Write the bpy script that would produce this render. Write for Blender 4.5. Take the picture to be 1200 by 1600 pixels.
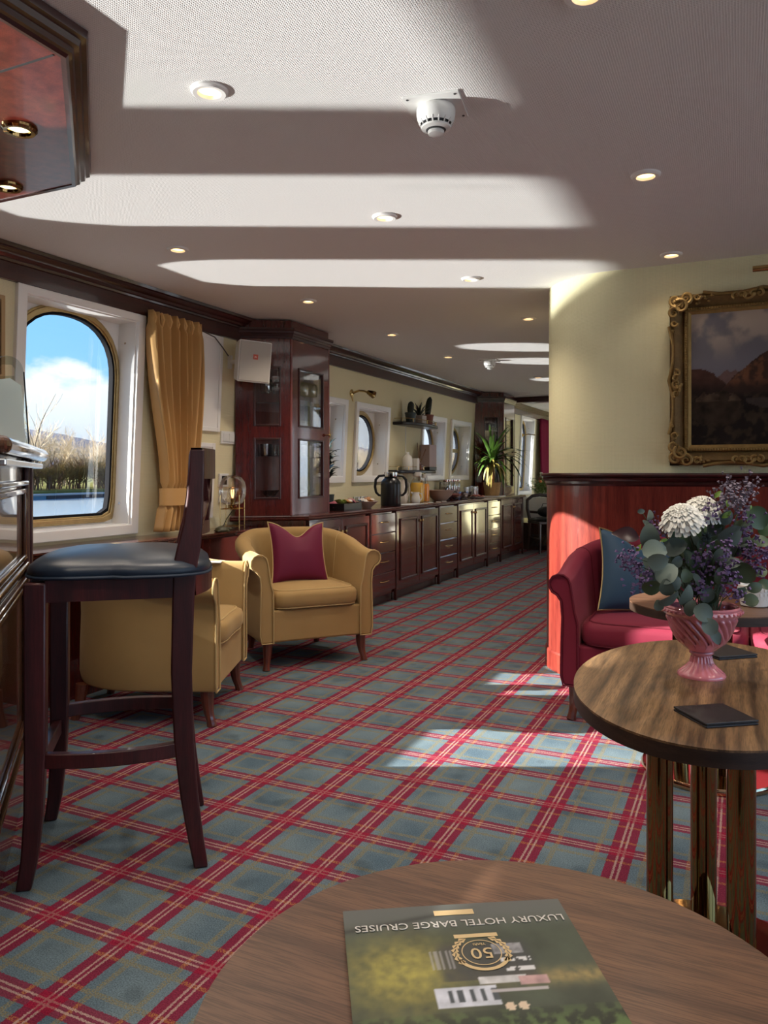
import bpy, bmesh, math, random
from math import sin, cos, pi, radians, sqrt, atan2, exp
from mathutils import Vector, Matrix, noise
random.seed(7)
for o in list(bpy.data.objects): bpy.data.objects.remove(o)
SC = bpy.context.scene; COL = SC.collection

# ------------------------------------------------------------------ camera
cam_d = bpy.data.cameras.new('camera'); cam = bpy.data.objects.new('camera', cam_d); COL.objects.link(cam)
cam.location = (0, 0, 1.1); cam.rotation_euler = (radians(90), 0, radians(25))
cam_d.lens = 27.0; cam_d.sensor_width = 36.0; cam_d.shift_y = -60/1600; cam_d.clip_start = 0.02; cam_d.clip_end = 4000
SC.camera = cam
# ------------------------------------------------------------------ view
SC.view_settings.view_transform = 'Standard'; SC.view_settings.look = 'None'
SC.view_settings.gamma = 1; SC.view_settings.use_curve_mapping = False
SC.view_settings.exposure = 1.06
# ------------------------------------------------------------------ world: blue sky with broken cumulus
SKY_STRENGTH = 2.3
W = bpy.data.worlds.new('sky'); SC.world = W; W.use_nodes = True
def build_world():
    nt = W.node_tree; nt.nodes.clear(); N = nt.nodes.new; L = nt.links.new
    out = N('ShaderNodeOutputWorld'); bg = N('ShaderNodeBackground'); bg.inputs[1].default_value = SKY_STRENGTH
    tc = N('ShaderNodeTexCoord'); sp = N('ShaderNodeSeparateXYZ'); L(tc.outputs['Generated'], sp.inputs[0])
    ramp = N('ShaderNodeValToRGB'); L(sp.outputs['Z'], ramp.inputs[0])
    cr = ramp.color_ramp; cr.elements[0].position = 0.0; cr.elements[0].color = (.48, .64, .78, 1)
    cr.elements[1].position = 0.7; cr.elements[1].color = (.10, .27, .66, 1)
    e = cr.elements.new(0.10); e.color = (.23, .48, .76, 1); e = cr.elements.new(0.25); e.color = (.17, .42, .74, 1)
    mp = N('ShaderNodeMapping'); mp.inputs['Scale'].default_value = (1, 1, 2.2); L(tc.outputs['Generated'], mp.inputs[0])
    no = N('ShaderNodeTexNoise'); no.inputs['Scale'].default_value = 7.0; no.inputs['Detail'].default_value = 8; no.inputs['Roughness'].default_value = .55
    L(mp.outputs[0], no.inputs['Vector'])
    # cloud cover thins upward
    m1 = N('ShaderNodeMapRange'); m1.inputs['From Min'].default_value = 0.08; m1.inputs['From Max'].default_value = 0.20
    m1.inputs['To Min'].default_value = 0.16; m1.inputs['To Max'].default_value = -0.10; L(sp.outputs['Z'], m1.inputs['Value'])
    ad = N('ShaderNodeMath'); ad.operation = 'ADD'; L(no.outputs['Fac'], ad.inputs[0]); L(m1.outputs[0], ad.inputs[1])
    m2 = N('ShaderNodeMapRange'); m2.inputs['From Min'].default_value = 0.50; m2.inputs['From Max'].default_value = 0.60; L(ad.outputs[0], m2.inputs['Value'])
    m3 = N('ShaderNodeMapRange'); m3.inputs['From Min'].default_value = 0.0; m3.inputs['From Max'].default_value = 0.11; L(sp.outputs['Z'], m3.inputs['Value'])
    cm = N('ShaderNodeMix'); cm.data_type = 'RGBA'; cm.inputs['A'].default_value = (.42, .50, .60, 1); cm.inputs['B'].default_value = (.70, .73, .75, 1)
    L(m3.outputs[0], cm.inputs['Factor'])
    mx = N('ShaderNodeMix'); mx.data_type = 'RGBA'; L(m2.outputs[0], mx.inputs['Factor']); L(ramp.outputs[0], mx.inputs['A']); L(cm.outputs['Result'], mx.inputs['B'])
    # below the horizon: water glow, brightened to light the ceiling
    lt = N('ShaderNodeMath'); lt.operation = 'LESS_THAN'; L(sp.outputs['Z'], lt.inputs[0]); lt.inputs[1].default_value = -0.004
    mg = N('ShaderNodeMix'); mg.data_type = 'RGBA'; L(lt.outputs[0], mg.inputs['Factor']); L(mx.outputs['Result'], mg.inputs['A']); mg.inputs['B'].default_value = (.42, .46, .50, 1)
    L(mg.outputs['Result'], bg.inputs[0]); L(bg.outputs[0], out.inputs[0])
build_world()
# ------------------------------------------------------------------ the sun, and the sun thrown up off the river
SUN_AZ, SUN_EL, GLINT_EL = radians(25), radians(21.6), radians(23.5)
def sun(name, d, e, ang, col):
    l = bpy.data.lights.new(name, 'SUN'); l.energy = e; l.angle = radians(ang); l.color = col
    o = bpy.data.objects.new(name, l); COL.objects.link(o); o.rotation_euler = Vector(d).to_track_quat('-Z', 'Y').to_euler()
    o.location = (-8, -4, 6); return o
sun('sun', (cos(SUN_AZ)*cos(SUN_EL), sin(SUN_AZ)*cos(SUN_EL), -sin(SUN_EL)), 36.0, 0.55, (1.0, .95, .87))
sun('sun_glint_off_river', (cos(SUN_AZ)*cos(GLINT_EL), sin(SUN_AZ)*cos(GLINT_EL), sin(GLINT_EL)), 9.8, 1.6, (1.0, .97, .92))
DOWNLIGHT_W = 15.0

# ================================================================== helpers
def lin(c):
    if isinstance(c, str):
        c = [int(c[i:i+2], 16)/255 for i in (0, 2, 4)]
        c = [x/12.92 if x <= .04045 else ((x+.055)/1.055)**2.4 for x in c]
    return (c[0], c[1], c[2], 1.0)
MATS = {}
def mat(name, col, rough=.5, metal=0, coat=0, sheen=0, bump=0, bscale=200, var=0, vscale=6, coat_rough=.05, emit=0, spec=.5, sub=0, sheen_tint=None):
    m = bpy.data.materials.new(name); MATS[name] = m; m.use_nodes = True; nt = m.node_tree; b = nt.nodes['Principled BSDF']
    N = nt.nodes.new; L = nt.links.new; c = lin(col)
    b.inputs['Base Color'].default_value = c; b.inputs['Roughness'].default_value = rough; b.inputs['Metallic'].default_value = metal
    b.inputs['Coat Weight'].default_value = coat; b.inputs['Coat Roughness'].default_value = coat_rough; b.inputs['Specular IOR Level'].default_value = spec
    if sheen:
        b.inputs['Sheen Weight'].default_value = sheen; b.inputs['Sheen Roughness'].default_value = .4
        b.inputs['Sheen Tint'].default_value = lin(sheen_tint or col)
    if emit: b.inputs['Emission Color'].default_value = c; b.inputs['Emission Strength'].default_value = emit
    tc = N('ShaderNodeTexCoord')
    if var:
        no = N('ShaderNodeTexNoise'); no.inputs['Scale'].default_value = vscale; no.inputs['Detail'].default_value = 4; L(tc.outputs['Object'], no.inputs['Vector'])
        mx = N('ShaderNodeMix'); mx.data_type = 'RGBA'; L(no.outputs['Fac'], mx.inputs['Factor'])
        mx.inputs['A'].default_value = tuple(x*(1-var) for x in c[:3])+(1,); mx.inputs['B'].default_value = tuple(min(1, x*(1+var)) for x in c[:3])+(1,)
        L(mx.outputs['Result'], b.inputs['Base Color'])
    if bump:
        n2 = N('ShaderNodeTexNoise'); n2.inputs['Scale'].default_value = bscale; n2.inputs['Detail'].default_value = 3; L(tc.outputs['Object'], n2.inputs['Vector'])
        bp = N('ShaderNodeBump'); bp.inputs['Strength'].default_value = bump; bp.inputs['Distance'].default_value = .003
        L(n2.outputs['Fac'], bp.inputs['Height']); L(bp.outputs[0], b.inputs['Normal'])
    return m
def wood(name, dark, light, rough=.35, coat=.6, scale=(14, 14, 1.0), contrast=(.35, .68), bump=.05, coat_rough=.06, pores=.35, spec=.5):
    m = bpy.data.materials.new(name); MATS[name] = m; m.use_nodes = True; nt = m.node_tree; b = nt.nodes['Principled BSDF']; N = nt.nodes.new; L = nt.links.new
    tc = N('ShaderNodeTexCoord'); mp = N('ShaderNodeMapping'); mp.inputs['Scale'].default_value = scale; L(tc.outputs['Object'], mp.inputs[0])
    n1 = N('ShaderNodeTexNoise'); n1.inputs['Scale'].default_value = 1.6; n1.inputs['Detail'].default_value = 7; n1.inputs['Roughness'].default_value = .6; n1.inputs['Distortion'].default_value = .2
    L(mp.outputs[0], n1.inputs['Vector'])
    r = N('ShaderNodeValToRGB'); r.color_ramp.elements[0].position = contrast[0]; r.color_ramp.elements[0].color = lin(dark)
    r.color_ramp.elements[1].position = contrast[1]; r.color_ramp.elements[1].color = lin(light); L(n1.outputs['Fac'], r.inputs[0])
    mp2 = N('ShaderNodeMapping'); mp2.inputs['Scale'].default_value = tuple(s*9 for s in scale); L(tc.outputs['Object'], mp2.inputs[0])
    n2 = N('ShaderNodeTexNoise'); n2.inputs['Scale'].default_value = 2.5; n2.inputs['Detail'].default_value = 3; L(mp2.outputs[0], n2.inputs['Vector'])
    mr = N('ShaderNodeMapRange'); mr.inputs['From Min'].default_value = .38; mr.inputs['From Max'].default_value = .55; mr.inputs['To Min'].default_value = 1-pores; L(n2.outputs['Fac'], mr.inputs['Value'])
    mx = N('ShaderNodeMix'); mx.data_type = 'RGBA'; mx.blend_type = 'MULTIPLY'; mx.inputs['Factor'].default_value = 1; L(r.outputs[0], mx.inputs['A']); L(mr.outputs[0], mx.inputs['B'])
    L(mx.outputs['Result'], b.inputs['Base Color'])
    b.inputs['Roughness'].default_value = rough; b.inputs['Coat Weight'].default_value = coat; b.inputs['Coat Roughness'].default_value = coat_rough; b.inputs['Specular IOR Level'].default_value = spec
    bp = N('ShaderNodeBump'); bp.inputs['Strength'].default_value = bump; bp.inputs['Distance'].default_value = .002; L(n2.outputs['Fac'], bp.inputs['Height']); L(bp.outputs[0], b.inputs['Normal'])
    return m
def glass(name, tint=(1, 1, 1), refl=.9, rough=.0, base=.03):
    m = bpy.data.materials.new(name); MATS[name] = m; m.use_nodes = True; nt = m.node_tree; nt.nodes.clear(); N = nt.nodes.new; L = nt.links.new
    o = N('ShaderNodeOutputMaterial'); t = N('ShaderNodeBsdfTransparent'); t.inputs[0].default_value = (*tint, 1)
    g = N('ShaderNodeBsdfGlossy'); g.inputs['Roughness'].default_value = rough; g.inputs[0].default_value = (1, 1, 1, 1)
    lw = N('ShaderNodeLayerWeight'); lw.inputs[0].default_value = .25
    mr = N('ShaderNodeMapRange'); mr.inputs['To Min'].default_value = base; mr.inputs['To Max'].default_value = refl; L(lw.outputs['Fresnel'], mr.inputs['Value'])
    x = N('ShaderNodeMixShader'); L(mr.outputs[0], x.inputs[0]); L(t.outputs[0], x.inputs[1]); L(g.outputs[0], x.inputs[2]); L(x.outputs[0], o.inputs[0])
    return m
def attr_mat(name, rough=.5, coat=0, attr='Col', bump=0, spec=.5):
    m = bpy.data.materials.new(name); MATS[name] = m; m.use_nodes = True; nt = m.node_tree; b = nt.nodes['Principled BSDF']
    a = nt.nodes.new('ShaderNodeAttribute'); a.attribute_name = attr; nt.links.new(a.outputs['Color'], b.inputs['Base Color'])
    b.inputs['Roughness'].default_value = rough; b.inputs['Coat Weight'].default_value = coat; b.inputs['Specular IOR Level'].default_value = spec
    return m

class MB:
    def __init__(s): s.v = []; s.f = []; s.m = Matrix.Identity(4); s.cols = None
    def add(s, vs, fs):
        b = len(s.v); s.v += [s.m @ Vector(p) for p in vs]; s.f += [tuple(i+b for i in f) for f in fs]; return s
    def box(s, c, d, r=None):
        x, y, z = (k/2 for k in d); P = [Vector((i*x, j*y, k*z)) for i in (-1, 1) for j in (-1, 1) for k in (-1, 1)]
        if r is not None: P = [r @ p for p in P]
        c = Vector(c); return s.add([c+p for p in P], [(0, 1, 3, 2), (4, 6, 7, 5), (0, 4, 5, 1), (2, 3, 7, 6), (0, 2, 6, 4), (1, 5, 7, 3)])
    def bb(s, x0, x1, y0, y1, z0, z1): return s.box(((x0+x1)/2, (y0+y1)/2, (z0+z1)/2), (abs(x1-x0), abs(y1-y0), abs(z1-z0)))
    def lathe(s, prof, n=24, c=(0, 0, 0), mx=None, fn=None):
        vs = []; fs = []; c = Vector(c); k = len(prof)
        for r, z in prof:
            for i in range(n):
                a = 2*pi*i/n; rr = r if fn is None else fn(r, z, a)
                p = Vector((rr*cos(a), rr*sin(a), z)); vs.append(c+(mx @ p if mx is not None else p))
        for j in range(k-1):
            for i in range(n): fs.append((j*n+i, j*n+(i+1) % n, (j+1)*n+(i+1) % n, (j+1)*n+i))
        if prof[0][0] > 1e-5: fs.append(tuple(range(n))[::-1])
        if prof[-1][0] > 1e-5: fs.append(tuple((k-1)*n+i for i in range(n)))
        return s.add(vs, fs)
    def cyl(s, p0, p1, r, n=16, r2=None): return s.tube([p0, p1], [r, r if r2 is None else r2], n)
    def tube(s, pts, r, n=8, cap=True, closed=False, flat=None):
        pts = [Vector(p) for p in pts]; k = len(pts); R = r if isinstance(r, (list, tuple)) else [r]*k
        vs = []; fs = []; up = None
        for i, p in enumerate(pts):
            if closed: t = pts[(i+1) % k]-pts[i-1]
            else: t = pts[min(i+1, k-1)]-pts[max(i-1, 0)]
            t.normalize()
            if up is None:
                up = Vector((0, 0, 1)) if abs(t.z) < .9 else Vector((1, 0, 0))
            x = up-t*up.dot(t); x.normalize(); up = x; y = t.cross(x)
            for j in range(n):
                a = 2*pi*(j+.5)/n; fx, fy = (1, 1) if flat is None else flat
                vs.append(p+(x*cos(a)*fx+y*sin(a)*fy)*R[i])
        for i in range(k if closed else k-1):
            q = (i+1) % k
            for j in range(n): fs.append((i*n+j, i*n+(j+1) % n, q*n+(j+1) % n, q*n+j))
        if cap and not closed: fs += [tuple(range(n))[::-1], tuple((k-1)*n+j for j in range(n))]
        return s.add(vs, fs)
    def prism(s, poly, z0, z1):
        n = len(poly); return s.add([(x, y, z0) for x, y in poly]+[(x, y, z1) for x, y in poly],
            [tuple(range(n))[::-1], tuple(range(n, 2*n))]+[(i, (i+1) % n, n+(i+1) % n, n+i) for i in range(n)])
    def ell(s, c, r, nu=16, nv=10, mx=None):
        vs = []; fs = []; c = Vector(c)
        for j in range(nv+1):
            th = pi*j/nv
            for i in range(nu):
                a = 2*pi*i/nu; p = Vector((r[0]*sin(th)*cos(a), r[1]*sin(th)*sin(a), -r[2]*cos(th))); vs.append(c+(mx @ p if mx is not None else p))
        for j in range(nv):
            for i in range(nu): fs.append((j*nu+i, j*nu+(i+1) % nu, (j+1)*nu+(i+1) % nu, (j+1)*nu+i))
        return s.add(vs, fs)
    def sweep(s, path, prof, closed=True, closed_path=False):
        """path: xy points; prof: (offset to the left of travel, z)"""
        k = len(path); n = len(prof); vs = []; fs = []
        for i in range(k):
            p = Vector(path[i]); a = Vector(path[i-1]) if (i or closed_path) else None; b = Vector(path[(i+1) % k]) if (i < k-1 or closed_path) else None
            t1 = (p-a).normalized() if a is not None else (b-p).normalized(); t2 = (b-p).normalized() if b is not None else t1
            n1 = Vector((-t1.y, t1.x)); n2 = Vector((-t2.y, t2.x)); m = (n1+n2).normalized(); m = m/max(.3, m.dot(n1))
            for o, z in prof: vs.append((p.x+m.x*o, p.y+m.y*o, z))
        for i in range(k if closed_path else k-1):
            q = (i+1) % k
            for j in range(n if closed else n-1): fs.append((i*n+j, i*n+(j+1) % n, q*n+(j+1) % n, q*n+j))
        if closed and not closed_path: fs += [tuple(range(n))[::-1], tuple((k-1)*n+j for j in range(n))]
        return s.add(vs, fs)
    def grid(s, fn, nu, nv, wrap=False):
        vs = [fn(i/nu, j/nv) for j in range(nv+1) for i in range(nu+1)]
        return s.add(vs, [(j*(nu+1)+i, j*(nu+1)+i+1, (j+1)*(nu+1)+i+1, (j+1)*(nu+1)+i) for j in range(nv) for i in range(nu)])
    def build(s, name, m, parent=None, smooth=35, bevel=0, bseg=2, lean=0, wc=False, sub=0, solid=0, kind=None, label=None):
        V = [Vector(p) for p in s.v]
        if lean: V = [Vector((p.x-lean*.05*(p.z-1), p.y, p.z)) for p in V]
        if wc and parent is not None:
            o = parent; l = Vector((0, 0, 0))
            while o is not None: l += o.location; o = o.parent
            V = [p-l for p in V]
        me = bpy.data.meshes.new(name); me.from_pydata(V, [], s.f)
        bm = bmesh.new(); bm.from_mesh(me); bmesh.ops.recalc_face_normals(bm, faces=bm.faces); bm.to_mesh(me); bm.free()
        if s.cols is not None:
            at = me.color_attributes.new('Col', 'FLOAT_COLOR', 'POINT')
            for i, c in enumerate(s.cols): at.data[i].color = (*c[:3], 1)
        me.materials.append(MATS[m] if isinstance(m, str) else m)
        if smooth:
            me.polygons.foreach_set('use_smooth', [True]*len(me.polygons))
            me.set_sharp_from_angle(angle=radians(smooth))
        o = bpy.data.objects.new(name, me); COL.objects.link(o)
        if parent is not None: o.parent = parent
        if bevel:
            b = o.modifiers.new('bevel', 'BEVEL'); b.width = bevel; b.segments = bseg; b.limit_method = 'ANGLE'; b.angle_limit = radians(40); b.harden_normals = False
        if sub:
            q = o.modifiers.new('sub', 'SUBSURF'); q.levels = sub; q.render_levels = sub
        if solid:
            q = o.modifiers.new('solid', 'SOLIDIFY'); q.thickness = solid; q.offset = 0
        if kind: o['kind'] = kind
        if label: o['label'] = label
        return o
def thing(name, label, cat, loc=(0, 0, 0), rz=0, group=None):
    o = bpy.data.objects.new(name, None); COL.objects.link(o); o.location = loc; o.rotation_euler = (0, 0, rz); o.empty_display_size = .05
    o['label'] = label; o['category'] = cat
    if group: o['group'] = group
    return o
def tag(o, label, cat, group=None, kind=None):
    o['label'] = label; o['category'] = cat
    if group: o['group'] = group
    if kind: o['kind'] = kind
    return o
def struct(o, label=None):
    o['kind'] = 'structure'
    if label: o['label'] = label
    return o
def sroot(name, loc=(0, 0, 0), label=None):
    o = bpy.data.objects.new(name, None); COL.objects.link(o); o.location = loc; o['kind'] = 'structure'
    if label: o['label'] = label
    return o
def copy_tree(o, loc, rz=None, label=None, group=None, scale=None):
    r = o.copy(); COL.objects.link(r); r.location = loc
    if rz is not None: r.rotation_euler = (0, 0, rz)
    if scale is not None: r.scale = (scale,)*3 if not isinstance(scale, tuple) else scale
    if label: r['label'] = label
    if group: r['group'] = group
    def rec(src, dst):
        for ch in [c for c in ALLOBJ(src)]:
            c = ch.copy(); COL.objects.link(c); c.parent = dst; rec(ch, c)
    rec(o, r); return r
def ALLOBJ(p): return [c for c in bpy.data.objects if c.parent == p]
def rz3(a): return Matrix.Rotation(a, 3, 'Z')
def sm(a, b, x):
    x = max(0, min(1, (x-a)/(b-a))); return x*x*(3-2*x)
def text_mesh(body, size, align='CENTER', ext=.0):
    cu = bpy.data.curves.new('lettering', 'FONT'); cu.body = body; cu.size = size; cu.align_x = align; cu.align_y = 'CENTER'; cu.extrude = ext; cu.resolution_u = 3
    o = bpy.data.objects.new('lettering', cu); COL.objects.link(o)
    me = bpy.data.meshes.new_from_object(o.evaluated_get(bpy.context.evaluated_depsgraph_get()))
    bpy.data.objects.remove(o); return me
def lettering(body, size, m, parent, M4, ext=.0002, name='lettering', align='CENTER'):
    me = text_mesh(body, size, align, ext); me.transform(M4); me.materials.clear(); me.materials.append(MATS[m])
    o = bpy.data.objects.new(name, me); COL.objects.link(o); o.parent = parent; return o
def holes(u0, u1, z0, z1, hs):
    """rectangle minus rectangular holes (disjoint in u) -> rectangles"""
    out = []; u = u0
    for a, b, c, d in sorted(hs):
        if a > u: out.append((u, a, z0, z1))
        if c > z0: out.append((a, b, z0, c))
        if d < z1: out.append((a, b, d, z1))
        u = b
    if u < u1: out.append((u, u1, z0, z1))
    return out
# ================================================================== materials
def mat_carpet():
    m = bpy.data.materials.new('tartan_carpet'); MATS['carpet'] = m; m.use_nodes = True; nt = m.node_tree; b = nt.nodes['Principled BSDF']; N = nt.nodes.new; L = nt.links.new
    def math(op, a, bb=None, c=None):
        n = N('ShaderNodeMath'); n.operation = op
        for i, x in enumerate((a, bb, c)):
            if x is None: continue
            if isinstance(x, (int, float)): n.inputs[i].default_value = x
            else: L(x, n.inputs[i])
        return n.outputs[0]
    tc = N('ShaderNodeTexCoord')
    nz = N('ShaderNodeTexNoise'); nz.inputs['Scale'].default_value = 260; nz.inputs['Detail'].default_value = 2; L(tc.outputs['Object'], nz.inputs['Vector'])
    sp = N('ShaderNodeSeparateXYZ'); L(tc.outputs['Object'], sp.inputs[0])
    jit = math('MULTIPLY', math('SUBTRACT', nz.outputs['Fac'], .5), .010)
    def axis(o, ph, per):
        f = math('FRACT', math('ADD', math('DIVIDE', math('SUBTRACT', o, ph), per), 100.5))
        return math('ADD', math('MULTIPLY', math('ABSOLUTE', math('SUBTRACT', f, .5)), per), jit)
    du = axis(sp.outputs['X'], -.317, .2488); dv = axis(sp.outputs['Y'], 1.384, .2325)
    def band(d, c, w): return math('LESS_THAN', math('ABSOLUTE', math('SUBTRACT', d, c)), w)
    n2 = N('ShaderNodeTexNoise'); n2.inputs['Scale'].default_value = 5; n2.inputs['Detail'].default_value = 5; L(tc.outputs['Object'], n2.inputs['Vector'])
    n3 = N('ShaderNodeTexNoise'); n3.inputs['Scale'].default_value = 300; n3.inputs['Detail'].default_value = 2; L(tc.outputs['Object'], n3.inputs['Vector'])
    r = N('ShaderNodeValToRGB'); r.color_ramp.elements[0].position = .3; r.color_ramp.elements[0].color = (.070, .108, .140, 1); r.color_ramp.elements[1].position = .7; r.color_ramp.elements[1].color = (.135, .182, .205, 1)
    L(n2.outputs['Fac'], r.inputs[0])
    def mix(a, bcol, fac):
        n = N('ShaderNodeMix'); n.data_type = 'RGBA'; L(fac, n.inputs['Factor']) if not isinstance(fac, float) else None
        L(a, n.inputs['A']); n.inputs['B'].default_value = bcol; return n.outputs['Result']
    c = r.outputs[0]
    oc = math('MULTIPLY', math('MAXIMUM', band(du, .066, .0075), band(dv, .062, .0075)), math('GREATER_THAN', nz.outputs['Fac'], .45))
    c = mix(c, (.20, .155, .06, 1), math('MULTIPLY', oc, .62))
    ru = band(du, 0, .034); rv = band(dv, 0, .027)
    c = mix(c, (.170, .010, .034, 1), math('MAXIMUM', math('MULTIPLY', ru, .93), math('MULTIPLY', rv, .84)))
    c = mix(c, (.24, .007, .030, 1), math('MULTIPLY', math('MULTIPLY', ru, rv), .7))
    ocr = math('MULTIPLY', math('MULTIPLY', math('MAXIMUM', math('MULTIPLY', band(du, .068, .006), rv), math('MULTIPLY', band(dv, .064, .006), ru)), math('GREATER_THAN', nz.outputs['Fac'], .47)), .6)
    c = mix(c, (.36, .16, .05, 1), ocr)
    cr = math('MAXIMUM', math('MULTIPLY', band(du, .0072, .0030), math('SUBTRACT', 1, math('MULTIPLY', rv, .6))), math('MULTIPLY', band(dv, .0072, .0028), math('SUBTRACT', 1, math('MULTIPLY', ru, .6))))
    c = mix(c, (.42, .32, .27, 1), math('MULTIPLY', cr, .62))
    mr = N('ShaderNodeMapRange'); mr.inputs['From Min'].default_value = .3; mr.inputs['From Max'].default_value = .7; mr.inputs['To Min'].default_value = .62; mr.inputs['To Max'].default_value = 1.3; L(n3.outputs['Fac'], mr.inputs['Value'])
    mm = N('ShaderNodeMix'); mm.data_type = 'RGBA'; mm.blend_type = 'MULTIPLY'; mm.inputs['Factor'].default_value = 1; L(c, mm.inputs['A']); L(mr.outputs[0], mm.inputs['B'])
    # worn dark blotches
    n4 = N('ShaderNodeTexNoise'); n4.inputs['Scale'].default_value = 9; n4.inputs['Detail'].default_value = 1; L(tc.outputs['Object'], n4.inputs['Vector'])
    m4 = N('ShaderNodeMapRange'); m4.inputs['From Min'].default_value = .6; m4.inputs['From Max'].default_value = .75; m4.inputs['To Min'].default_value = 1; m4.inputs['To Max'].default_value = .72; L(n4.outputs['Fac'], m4.inputs['Value'])
    m5 = N('ShaderNodeMix'); m5.data_type = 'RGBA'; m5.blend_type = 'MULTIPLY'; m5.inputs['Factor'].default_value = 1; L(mm.outputs['Result'], m5.inputs['A']); L(m4.outputs[0], m5.inputs['B'])
    L(m5.outputs['Result'], b.inputs['Base Color']); b.inputs['Roughness'].default_value = .95; b.inputs['Specular IOR Level'].default_value = .1
    bp = N('ShaderNodeBump'); bp.inputs['Strength'].default_value = .5; bp.inputs['Distance'].default_value = .004; L(n3.outputs['Fac'], bp.inputs['Height']); L(bp.outputs[0], b.inputs['Normal'])
def mat_weave(name, col, per, axes='XY', strength=.5, rough=.8, dist=.0016):
    m = bpy.data.materials.new(name); MATS[name] = m; m.use_nodes = True; nt = m.node_tree; b = nt.nodes['Principled BSDF']; N = nt.nodes.new; L = nt.links.new
    tc = N('ShaderNodeTexCoord'); sp = N('ShaderNodeSeparateXYZ'); L(tc.outputs['Object'], sp.inputs[0])
    nz = N('ShaderNodeTexNoise'); nz.inputs['Scale'].default_value = 40; L(tc.outputs['Object'], nz.inputs['Vector'])
    outs = []
    for a in axes:
        m1 = N('ShaderNodeMath'); m1.operation = 'MULTIPLY_ADD'; L(sp.outputs[a], m1.inputs[0]); m1.inputs[1].default_value = 2*pi/per
        w = N('ShaderNodeMath'); w.operation = 'MULTIPLY'; L(nz.outputs['Fac'], w.inputs[0]); w.inputs[1].default_value = 3.0; L(w.outputs[0], m1.inputs[2])
        s = N('ShaderNodeMath'); s.operation = 'SINE'; L(m1.outputs[0], s.inputs[0]); outs.append(s.outputs[0])
    mu = N('ShaderNodeMath'); mu.operation = 'MAXIMUM' ; L(outs[0], mu.inputs[0]); L(outs[1], mu.inputs[1])
    bp = N('ShaderNodeBump'); bp.inputs['Strength'].default_value = strength; bp.inputs['Distance'].default_value = dist; L(mu.outputs[0], bp.inputs['Height']); L(bp.outputs[0], b.inputs['Normal'])
    mr = N('ShaderNodeMapRange'); mr.inputs['From Min'].default_value = -1; mr.inputs['To Min'].default_value = .90; mr.inputs['To Max'].default_value = 1.03; L(mu.outputs[0], mr.inputs['Value'])
    mx = N('ShaderNodeMix'); mx.data_type = 'RGBA'; mx.blend_type = 'MULTIPLY'; mx.inputs['Factor'].default_value = 1; mx.inputs['A'].default_value = lin(col); L(mr.outputs[0], mx.inputs['B']); L(mx.outputs['Result'], b.inputs['Base Color'])
    b.inputs['Roughness'].default_value = rough; b.inputs['Specular IOR Level'].default_value = .25
mat_carpet()
mat_weave('ceiling_paper', (.80, .775, .75), .0064, 'XY', .45)
mat_weave('wall_paper', (.80, .745, .47), .0070, 'XZ', .45)
mat_weave('wall_paper_side', (.76, .68, .44), .0070, 'YZ', .3)
wood('mahogany', (.125, .013, .009), (.25, .040, .024), .32, .45, (16, 16, .8), pores=.3)
wood('mahogany_dark', (.070, .008, .007), (.135, .017, .012), .22, 1.0, (14, 14, .9), pores=.3)
wood('mahogany_shelf', (.05, .010, .008), (.12, .024, .016), .25, .7, (1, 14, 14), pores=.3)
wood('cornice_wood', (.028, .006, .006), (.065, .014, .011), .3, .5, (14, .8, 14), pores=.3)
wood('bar_wood', (.05, .020, .010), (.13, .055, .028), .25, .9, (12, 12, .8), pores=.3, coat_rough=.03)
wood('stool_wood', (.030, .006, .007), (.078, .012, .013), .42, .15, (16, 16, 1.0), pores=.3)
wood('walnut', (.075, .034, .019), (.205, .102, .054), .42, .12, (1.1, 24, 24), (.28, .74), pores=.4, coat_rough=.2)
wood('walnut_cross', (.050, .026, .012), (.27, .155, .072), .42, .12, (26, 1.3, 26), (.34, .66), pores=.42, coat_rough=.2)
wood('walnut_edge', (.018, .010, .006), (.05, .026, .015), .45, .1, (6, 6, 30), pores=.2)
wood('leg_wood', (.07, .016, .008), (.16, .042, .020), .3, .5, (16, 16, 1.5), pores=.2)
wood('dark_chair_wood', (.03, .014, .010), (.07, .03, .02), .4, .3, (14, 14, 1))
mat('brass', (.60, .43, .18), .22, 1, var=.15, vscale=8)
mat('brass_polished', (.27, .175, .07), .05, 1)
mat('brass_base', (.70, .44, .26), .12, 1)
mat('brass_dark', (.50, .38, .19), .42, 1, var=.25, vscale=30)
mat('chrome', (.7, .7, .7), .15, 1)
mat('white_paint', (.85, .825, .79), .4, coat=.2)
mat('white_plastic', (.74, .73, .70), .4)
mat('cream_plastic', (.40, .37, .33), .55, bump=.25, bscale=500)
mat('vent_dark', (.05, .05, .05), .6)
mat('gasket', (.012, .012, .014), .9, spec=.05)
mat('gold_velvet', (.36, .225, .085), .75, sheen=.35, bump=.12, bscale=700, var=.16, vscale=5, sheen_tint=(.8, .65, .4), spec=.25)
mat('gold_piping', (.46, .32, .14), .7, spec=.25)
mat('red_velvet', (.17, .012, .030), .72, sheen=.35, bump=.12, bscale=700, var=.14, vscale=5, sheen_tint=(.9, .3, .35), spec=.25)
mat('red_piping', (.12, .010, .022), .7, spec=.2)
mat('plum_fabric', (.13, .007, .032), .6, sheen=.25, bump=.15, bscale=600, var=.12, sheen_tint=(.8, .2, .35), spec=.25)
mat('blue_fabric', (.026, .062, .108), .55, sheen=.4, bump=.12, bscale=600, var=.12, sheen_tint=(.5, .7, .9), spec=.3)
mat('navy_leather', (.012, .023, .042), .38, bump=.12, bscale=350, spec=.5)
mat('navy_stitch', (.010, .024, .048), .6)
mat('black_leather', (.012, .009, .010), .45, bump=.2, bscale=500)
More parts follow.
